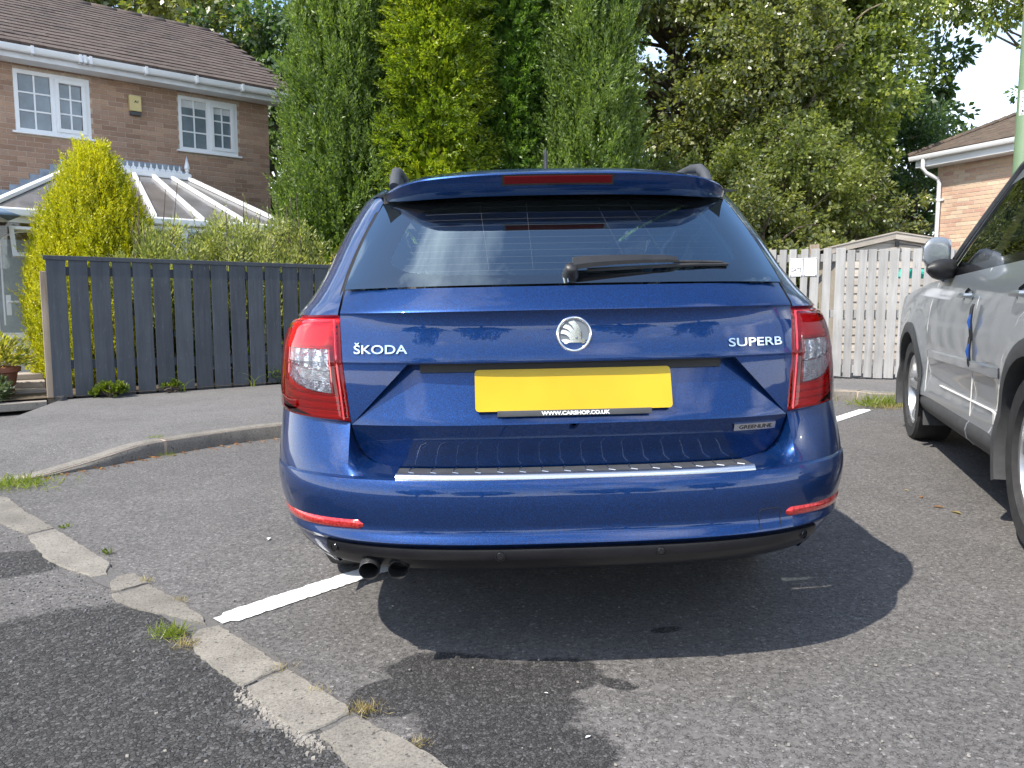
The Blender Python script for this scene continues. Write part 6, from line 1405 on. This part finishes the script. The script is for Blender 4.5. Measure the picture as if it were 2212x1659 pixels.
# ---------------------------------------------------------------- planting
def on(px, D, dz=.1): d = ray(px, 655); q = Vector((d.x/d.y*D, D, 0)); return Vector((q.x, q.y, gz(q.x)+dz))
col_prof = lambda t: (1-t)**.48*(.80+.20*min(1, t*5))
plume_conifer('leyland_conifer', 'tall mid-green feathery conifer, leftmost of the row, next to the house', on(756, 11.6), 7.4, .98, 'leyland', 3200, 46, .42, .066, 21, prof=col_prof, trunk=.14, jitter=.22, group='tall conifers behind the blue car')
plume_conifer('golden_thuja', 'tall yellow-green conifer with drooping sprays, second in the row', on(948, 11.3), 8.2, .84, 'thuja', 3400, 38, .27, .060, 22, up=.05, outw=.75, prof=col_prof, wide=.9, flatten=True, group='tall conifers behind the blue car', jitter=.22, cells=220, cellr=.32, stretch=1.0)
plume_conifer('green_thuja', 'tall darker green conifer, third in the row above the car roof', on(1102, 11.9), 8.4, .76, 'thujag', 3000, 36, .25, .060, 23, up=.12, outw=.75, prof=col_prof, wide=.9, flatten=True, group='tall conifers behind the blue car', jitter=.14, cells=200, cellr=.32, stretch=1.0)
plume_conifer('leyland_conifer', 'tall light green feathery conifer, rightmost of the row', on(1272, 11.5), 7.8, .70, 'leyland', 2600, 42, .40, .066, 24, prof=col_prof, jitter=.24, group='tall conifers behind the blue car')
plume_conifer('leyland_conifer', 'slim dark feathery conifer standing behind the gap in the row', on(1185, 12.9), 8.3, .62, 'leyland', 1300, 28, .42, .10, 25, prof=col_prof, group='tall conifers behind the blue car')
plume_conifer('leyland_conifer', 'green conifer tucked behind the left and yellow conifers', on(850, 12.7), 8.6, .78, 'leyland', 1500, 28, .45, .10, 26, prof=col_prof, group='tall conifers behind the blue car')
gp = lambda t: (max(0, 1-t**2.0))**.80*(.84+.16*min(1, t*4))
gq = G(190, 812, .1); gD = FA.y+1.45
plume_conifer('golden_conifer', 'bright yellow dome-shaped conifer behind the board fence', on(217, gD), 2.84, .84, 'gold', 6400, 26, .19, .038, 27, up=1.0, outw=.25, prof=gp, wide=.26, trunk=.06, jitter=.10, cells=170, cellr=.16, stretch=.22)
# shrubs along the fence
fq = lambda s, d: Vector((fpt(s, d, 0).x, fpt(s, d, 0).y, gz(fpt(s, d, 0).x)+.1))
bush('privet_shrub', 'loose variegated privet shrub with long shoots, next to the yellow conifer', fq(1.15, .75), .66, .5, 2.7, 'privet', 16000, .052, 31, spikes=40, zmin=.42, group='variegated shrubs behind the board fence', width=.34)
bush('privet_shrub', 'bushy pale variegated privet shrub in the middle of the board fence', fq(2.05, .8), .74, .5, 2.65, 'privet', 17000, .052, 32, spikes=44, zmin=.42, group='variegated shrubs behind the board fence', width=.34)
bush('privet_shrub', 'variegated privet shrub near the corner of the conservatory', fq(2.75, .95), .64, .5, 2.75, 'privet', 15000, .052, 35, spikes=36, zmin=.42, group='variegated shrubs behind the board fence', width=.34)
bush('spotted_shrub', 'shrub with yellow-edged leaves at the right end of the board fence', fq(3.35, .55), .52, .42, 2.25, 'spotlaurel', 3800, .075, 33, zmin=.35, spikes=16, width=.42)
bush('green_shrub', 'low green shrub in the bed behind the board fence', fq(1.7, .62), 1.2, .25, .95, 'weed', 3600, .07, 34, width=.35)
bush('green_shrub', 'low dark green shrub at the far end of the bed', fq(3.1, .60), .9, .24, .9, 'lavender', 2600, .07, 36, width=.35)
# potted shrub and weeds by the garden path
pq = fq(-.50, .50); pot = thing('potted_shrub', 'terracotta pot with a yellow-leaved shrub at the left edge', 'plant pot', pq); m = MB(); m.lathe([(0, 0), (.15, 0), (.17, .03), (.215, .28), (.22, .29), (.245, .30), (.25, .345), (.235, .35), (.225, .33), (.0, .32)], 32, Matrix.Translation(pq)); m.build('pot', M['terracotta'], pot, smooth=True, angle=40)
g = np.random.default_rng(40); n = 1100; u = unit(g.normal(size=(n, 3))); u[:, 2] = np.abs(u[:, 2]); P = np.array(pq)+np.array((0, 0, .36))+u*g.uniform(.4, 1, (n, 1))*np.array((.36, .34, .34)); quads('leaves', leaves(P, unit(u+np.array((0, 0, .2))), g.uniform(.04, .085, n), .45, .1, g), M['spotlaurel'], pot, ROOT[pot.name].inverted())
m = MB()
for k in range(9): a = k*.7; m.tube([pq+Vector((0, 0, .3)), pq+Vector((.12*math.cos(a), .12*math.sin(a), .5)), pq+Vector((.26*math.cos(a), .26*math.sin(a), .64))], [.01, .007, .003], 5)
m.build('stems', M['bark'], pot)
bush('grey_herb', 'low grey-green plant at the foot of the terracotta pot', fq(-.62, .12), .32, .25, .26, 'lavender', 1500, .07, 41, cat='plant', width=.25)
bush('ivy_clump', 'clump of bright green ivy growing at the foot of the board fence', fq(.52, -.10)+Vector((0, 0, -.0)), .17, .09, .17, 'weed', 420, .055, 42, cat='plant', width=.75, stems=6)
bush('ivy_clump', 'small trailing ivy below the third gap of the board fence', fq(1.12, -.06), .10, .05, .09, 'weed', 130, .045, 43, cat='plant', width=.75, stems=4)
for i, s in enumerate((1.22, 1.98, 2.36)):
    q = fq(s, -.03); g = np.random.default_rng(50+i); T = thing('strap_leaf', ['bent strap leaf poking under the board fence beside the ivy', 'short upright yellow-green leaf at the foot of the fence', 'arching yellow-green leaf nearest the blue car at the fence foot'][i], 'plant', q, group='strap leaves under the fence'); m = MB()
    for k in range(3):
        pts = [q+Vector(FD*(.02*k))+FN*.01]; 
        for t in (.3, .6, .85, 1): pts.append(q+FD*(.02*k+(.10+.05*k)*t*t*(1 if k % 2 else -1))+FN*(.03+.05*t)+Vector((0, 0, .20*t*(1-.45*t)*(1+.3*k))))
        rows = [[p-FD*.006*(1-.7*i_/4), p+FD*.006*(1-.7*i_/4)] for i_, p in enumerate(pts)]; m = MB(); m.grid(rows); m.build('blade', M['grass'], T, fix=False)
# weeds, grass and litter on the asphalt
tuft('grass_tuft', 'bright green grass tuft growing in the edging joint', G(372, 1378)+Vector((0, 0, .008)), .055, .05, 'grass', 220, 61, group='weeds in the ground')
tuft('grass_tuft', 'straw-coloured dry grass beside the green tuft', G(400, 1402)+Vector((0, 0, .008)), .05, .045, 'straw', 60, 62, group='weeds in the ground')
tuft('grass_patch', 'patch of grass in the gutter at the left edge', G(30, 1052)+Vector((0, 0, .004)), .26, .07, 'grass', 700, 63)
tuft('grass_tuft', 'dry yellow tuft on the right side of the nearest edging joint', G(785, 1540)+Vector((0, 0, .004)), .05, .03, 'straw', 160, 64, group='weeds in the ground')
tuft('grass_tuft', 'small dry tuft at the lowest right edge of the edging', G(905, 1612)+Vector((0, 0, .004)), .03, .025, 'straw', 60, 65, group='weeds in the ground')
tuft('grass_tuft', 'grass along the kerb below the picket fence', G(1905, 878)+Vector((0, 0, .01)), .30, .12, 'grass', 520, 66)
tuft('grass_tuft', 'dry grass in the kerb gutter beside the grey car', G(1925, 884)+Vector((0, 0, .01)), .22, .06, 'straw', 260, 67)
tuft('weed_rosette', 'flat green weed on the asphalt beside the middle edging stone', G(230, 1197)+Vector((0, 0, .004)), .03, .028, 'weed', 24, 68, wdt=.3, flatness=1.4)
tuft('weed_rosette', 'flat green weed on the asphalt beside the upper edging stone', G(137, 1141)+Vector((0, 0, .004)), .028, .026, 'weed', 20, 69, wdt=.3, flatness=1.4)
tuft('moss_tuft', 'moss growing on the kerb top at the stone joint', G(336, 948, .1)+Vector((0, 0, .008)), .07, .025, 'grass', 160, 70, cat='moss')
tuft('moss_tuft', 'moss at the foot of the kerb below the joint', G(365, 985)+Vector((0, 0, .005)), .10, .03, 'grass', 130, 71, cat='moss')
for i, (x, y) in enumerate(((315, 1261), (388, 1303), (612, 1452), (1140, 1165), (690, 1500))): tuft('grass_tuft', ['wisp of dry grass near the bay line on the left', 'dry wisp by the end of the upper edging stone', 'dry brown wisp at the joint of the third stone', 'wisp of dry grass under the car', 'short dry wisp right of the fourth edging stone'][i], G(x, y)+Vector((0, 0, .004)), .03, .03, 'straw', 40, 80+i, group='weeds in the ground')
g = np.random.default_rng(90); n = 620; t = g.uniform(0, 1, n); P = []
for a in t: q = kpath[i0+2+int(a*(len(kpath)*.45-i0))]; e = Vector((-.6, 0, 0)); nn = kn(i0+2+int(a*(len(kpath)*.45-i0))); o_ = abs(g.normal())*.06+.012; P.append((q.x-nn.x*o_, q.y-nn.y*o_, gz(q.x)+.006))
A = unit(np.stack([g.normal(size=n), g.normal(size=n), np.abs(g.normal(size=n))*.15], 1)); props(quads('leaf_litter', leaves(np.array(P), A, g.uniform(.01, .035, n), .35, .1, g), M['litter']), 'brown dead leaf litter lying along the foot of the kerb', 'leaf litter', kind='stuff')
for i, (x, y, s_, mt) in enumerate(((2065, 1109, .03, 'straw'), (2027, 1097, .028, 'litter'), (1990, 1075, .02, 'litter'), (1958, 1060, .016, 'straw'), (580, 1166, .022, 'white'), (1270, 1595, .009, 'white'), (1180, 1500, .006, 'white'))):
    q = G(x, y); g = np.random.default_rng(100+i); m = MB(); a = g.uniform(0, 6); c_, s2 = math.cos(a), math.sin(a)
    L = [(-1, 0, 0), (-.5, .35, .12), (.2, .4, .2), (1, 0, .1), (.3, -.35, .22), (-.5, -.3, .1)]; m.add([q+Vector(((u*c_-v*s2)*s_, (u*s2+v*c_)*s_, .004+w*s_)) for u, v, w in L], [(0, 1, 2, 3, 4, 5)])
    props(m.build('fallen_leaf', M[mt], fix=False), ['pale curled leaf lying on the asphalt, nearest the grey car', 'tan leaf beside the pale leaf on the asphalt', 'small reddish leaf fragment on the asphalt between the cars', 'tiny pale leaf fragment on the asphalt near the grey car', 'scrap of white litter on the asphalt left of the blue car', 'white chip on the asphalt at the bottom of the picture', 'small white chip behind the blue car'][i], 'leaf' if i < 4 else 'litter', 'scraps on the asphalt')
# trees behind
TG = 'trees behind the houses'
broadleaf('oak_tree', 'dark oak behind the left house, over the ridge of its roof', on(330, 21), 10.5, 4.2, 2.6, 7.0, 3.6, 'oak', 42000, .17, 201, TG, 95)
broadleaf('oak_tree', 'dark tree at the far left behind the house roof', on(20, 23), 11, 3.6, 2.6, 7.6, 3.6, 'dark', 24000, .19, 202, TG, 60)
broadleaf('oak_tree', 'dark tree between the left house and the conifers', on(640, 20), 8.6, 2.1, 2.0, 4.9, 3.6, 'dark', 30000, .15, 203, TG, 70)
broadleaf('oak_tree', 'dark oak with heavy limbs right of the conifers', on(1470, 18.0), 10.5, 3.0, 2.4, 6.6, 3.8, 'oak', 62100, 0.118, 204, TG, 105, trunk=.30, lean=(-.6, 0))
broadleaf('oak_tree', 'dark tree standing behind the conifers', on(1120, 22), 12, 4.8, 2.5, 6.0, 5.0, 'dark', 36000, .19, 205, TG, 90)
broadleaf('ash_tree', 'yellow-green ash with a pale leaning trunk, right of the oak', on(1835, 16.6), 9.4, 2.0, 1.7, 5.6, 3.6, 'ash', 62100, 0.105, 206, TG, 100, bark='barkpale', lean=(-1.5, .4), trunk=.17, droop=.3, clump=(.4, .95))
broadleaf('ash_tree', 'pale green ash crown at the top right', on(2260, 21), 14.0, 4.4, 2.0, 10.6, 2.9, 'ash', 32000, .15, 227, TG, 75, bark='barkpale', droop=.3)
broadleaf('oak_tree', 'bluish dark tree beyond the right-hand roof', on(2440, 27), 11.5, 3.4, 2.5, 6.6, 3.6, 'dark', 20000, .21, 208, TG, 55)
broadleaf('hawthorn', 'olive-brown bushy tree above the right roof rail of the blue car', on(1500, 14.6), 4.4, 1.55, 1.1, 2.3, 1.6, 'olive', 27000, 0.071, 209, TG, 60, trunk=.10, clump=(.3, .65))
broadleaf('maple_tree', 'mid-green maple with light-tipped clumps between the oak and the ash', on(1640, 15.6), 8.2, 1.6, 1.4, 4.7, 3.1, 'oak', 48600, 0.088, 216, TG, 100, trunk=.14, clump=(.35, .85))
broadleaf('hawthorn', 'olive bushy tree behind the picket fence', on(1700, 14.2), 5.0, 1.25, 1.0, 2.5, 1.7, 'olive', 27000, 0.071, 210, TG, 65, trunk=.10, clump=(.3, .6))
broadleaf('elder', 'dense green bush behind the shed', on(1800, 14.4), 4.2, 1.4, 1.0, 1.8, 1.7, 'oak', 32400, 0.071, 211, TG, 65, trunk=.10, clump=(.3, .65))
broadleaf('elder', 'dense dark green bush behind the left pickets', on(1640, 13.2), 3.3, 1.5, .9, 1.4, 1.4, 'oak', 32400, 0.071, 212, TG, 60, trunk=.10, clump=(.3, .65))
broadleaf('elder', 'ivy-covered bush beside the buff brick wall', on(1950, 18.0), 5.6, 1.5, 1.0, 2.8, 2.5, 'dark', 22000, .10, 213, TG, 60, trunk=.10, clump=(.35, .7))
broadleaf('elder', 'pale olive bush low behind the rightmost conifer', on(1400, 14.8), 4.0, 1.2, 1.0, 1.9, 1.7, 'olive', 16000, .095, 214, TG, 50, trunk=.10, clump=(.3, .65))
broadleaf('oak_tree', 'tall dark tree filling the gap beyond the ash', on(1760, 24), 11, 4.2, 2.4, 5.6, 5.0, 'dark', 36000, .20, 215, TG, 85)
# trees across the street behind the camera, mirrored in the tailgate
RG = 'trees across the street'
for i, (x, y, h, rx) in enumerate(((-9, -19, 7.5, 3.0), (-2.5, -26, 8.5, 3.6), (7, -24, 7.0, 3.2), (15, -20, 8.0, 3.6))):
    broadleaf('street_tree', ['tree across the street mirrored at the left of the tailgate', 'round tree across the street mirrored left of the emblem', 'tree across the street mirrored right of the emblem', 'tree across the street mirrored at the right tail lamp'][i], (x, y, gz(x)), h, rx, rx*.8, h*.58, h*.36, 'oak', 9000, .34, 300+i, RG, 45)
# ---------------------------------------------------------------- small things left and right
# parasol whose edge shows at the left
pc = at(-95, 470, FA.y+.95); par = thing('parasol', 'blue-grey parasol canopy corner at the left edge', 'parasol', (pc.x, pc.y, gz(pc.x)+.1)); m = MB(); zr0 = at(44, 466, FA.y+.95).z; rr = (at(46, 466, FA.y+.95)-pc).length
rows = []
for t in np.linspace(0, 1, 6): rows.append([(pc.x+rr*t*(1 if k % 2 == 0 else .74)*math.cos(k*math.pi/4), pc.y+rr*t*(1 if k % 2 == 0 else .74)*math.sin(k*math.pi/4), zr0+.36*(1-t)-.03*math.sin(t*math.pi)) for k in range(8)])
m.grid(rows, wrap=True); m.build('canopy', M['canvas'], par, smooth=True, angle=20, solid=.004); m = MB(); m.tube([(pc.x, pc.y, gz(pc.x)+.1), (pc.x, pc.y, zr0+.36)], .022, 8); m.build('pole', M['upvc'], par, smooth=True)
hq = fq(-.34, .42); m = MB(); m.tube([hq+FD*(.5*t)-FD*.25+Vector((0, 0, .02))+FN*(.02*math.sin(t*7)) for t in np.linspace(0, 1, 12)], .010, 6); props(m.build('garden_hose', M['hose'], smooth=True), 'green hose lying on the path beside the end fence post', 'hose')
bq = fq(.06, -.09); m = MB(); m.add([bq+Vector(v) for v in ((-.05, 0, 0), (.03, -.04, 0), (.07, .02, 0), (0, .05, 0), (-.06, .01, .05), (.02, -.02, .035), (.04, .02, .06), (0, .04, .04))], [(0, 1, 5, 4), (1, 2, 6, 5), (2, 3, 7, 6), (3, 0, 4, 7), (4, 5, 6, 7)]); props(m.build('plastic_scrap', M['black']), 'crumpled black plastic scrap at the foot of the end board', 'litter')
m = MB(); k0 = fq(-.15, .3)
for i in range(3): mm = MB(); a = k0-FD*.5-FN*(.25+.28*i); mm.obox(Vector((a.x, a.y, gz(a.x)+.115+.07*i)), FD*.62, -FN*.26, Vector((0, 0, .07))); props(mm.build('step_slab', M['slab'], bevel=.008), ['lowest pinkish paving step by the fence post', 'middle pinkish paving step by the fence post', 'top pinkish paving step by the conservatory door'][i], 'step', 'paving steps')
# washing line with pegs
w0, w1 = fq(1.0, 1.5), fq(2.7, 1.7); zz = at(362, 490, w0.y).z; wl = thing('washing_line', 'washing line with coloured pegs above the shrubs', 'washing line', w0); m = MB(); m.tube([Vector((w0.x, w0.y, zz+.03)), Vector(((w0.x+w1.x)/2, (w0.y+w1.y)/2, zz)), Vector((w1.x, w1.y, zz+.03))], .003, 5); m.build('cord', M['white'], wl)
M['pegr'] = plain('red_peg', (.5, .04, .03), .5); M['pegt'] = plain('teal_peg', (.02, .30, .26), .5)
for i, t in enumerate((.30, .36, .42, .55)): m = MB(); q = w0.lerp(w1, t); m.box((q.x, q.y, zz-.01), (.012, .012, .075)); m.build('peg', M['pegr' if i == 0 else 'pegt'], wl)
# green lamp column with its number label
lc = on(2189, 9.0, 0); lp_ = thing('lamp_column', 'green steel lamp column with a white number label at the right edge', 'lamp post', (lc.x, lc.y, gz(lc.x)+.1)); m = MB(); m.lathe([(.11, 0), (.11, 1.2), (.098, 1.25), (.094, 5.6), (.05, 5.7), (.045, 7.0)], 28, Matrix.Translation((lc.x, lc.y, gz(lc.x)+.1))); m.build('shaft', M['polegreen'], lp_, smooth=True, angle=30)
m = MB(); m.box((lc.x-.35, lc.y, 7.2), (.75, .22, .12)); m.build('lantern', M['trim'], lp_, bevel=.03)
zt, zb = at(2200, 197, 9.0).z, at(2200, 251, 9.0).z; m = MB(); rows = [[(lc.x+.0965*math.cos(a), lc.y+.0965*math.sin(a), z) for z in (zb, zt)] for a in np.linspace(R(190), R(300), 12)]; m.grid(rows); lb_ = m.build('number_label', M['white'], lp_, smooth=True)
for i, ch in enumerate('2345'):
    hh = (zt-zb)/4; letters('digit', ch, lambda a, b, c: Vector((lc.x+(.0975+.0008*c)*math.cos(R(206)+R(42)*a), lc.y+(.0975+.0008*c)*math.sin(R(206)+R(42)*a), zt-hh*(i+1)+hh*.12+hh*.76*b)), M['inkblack'], lb_)
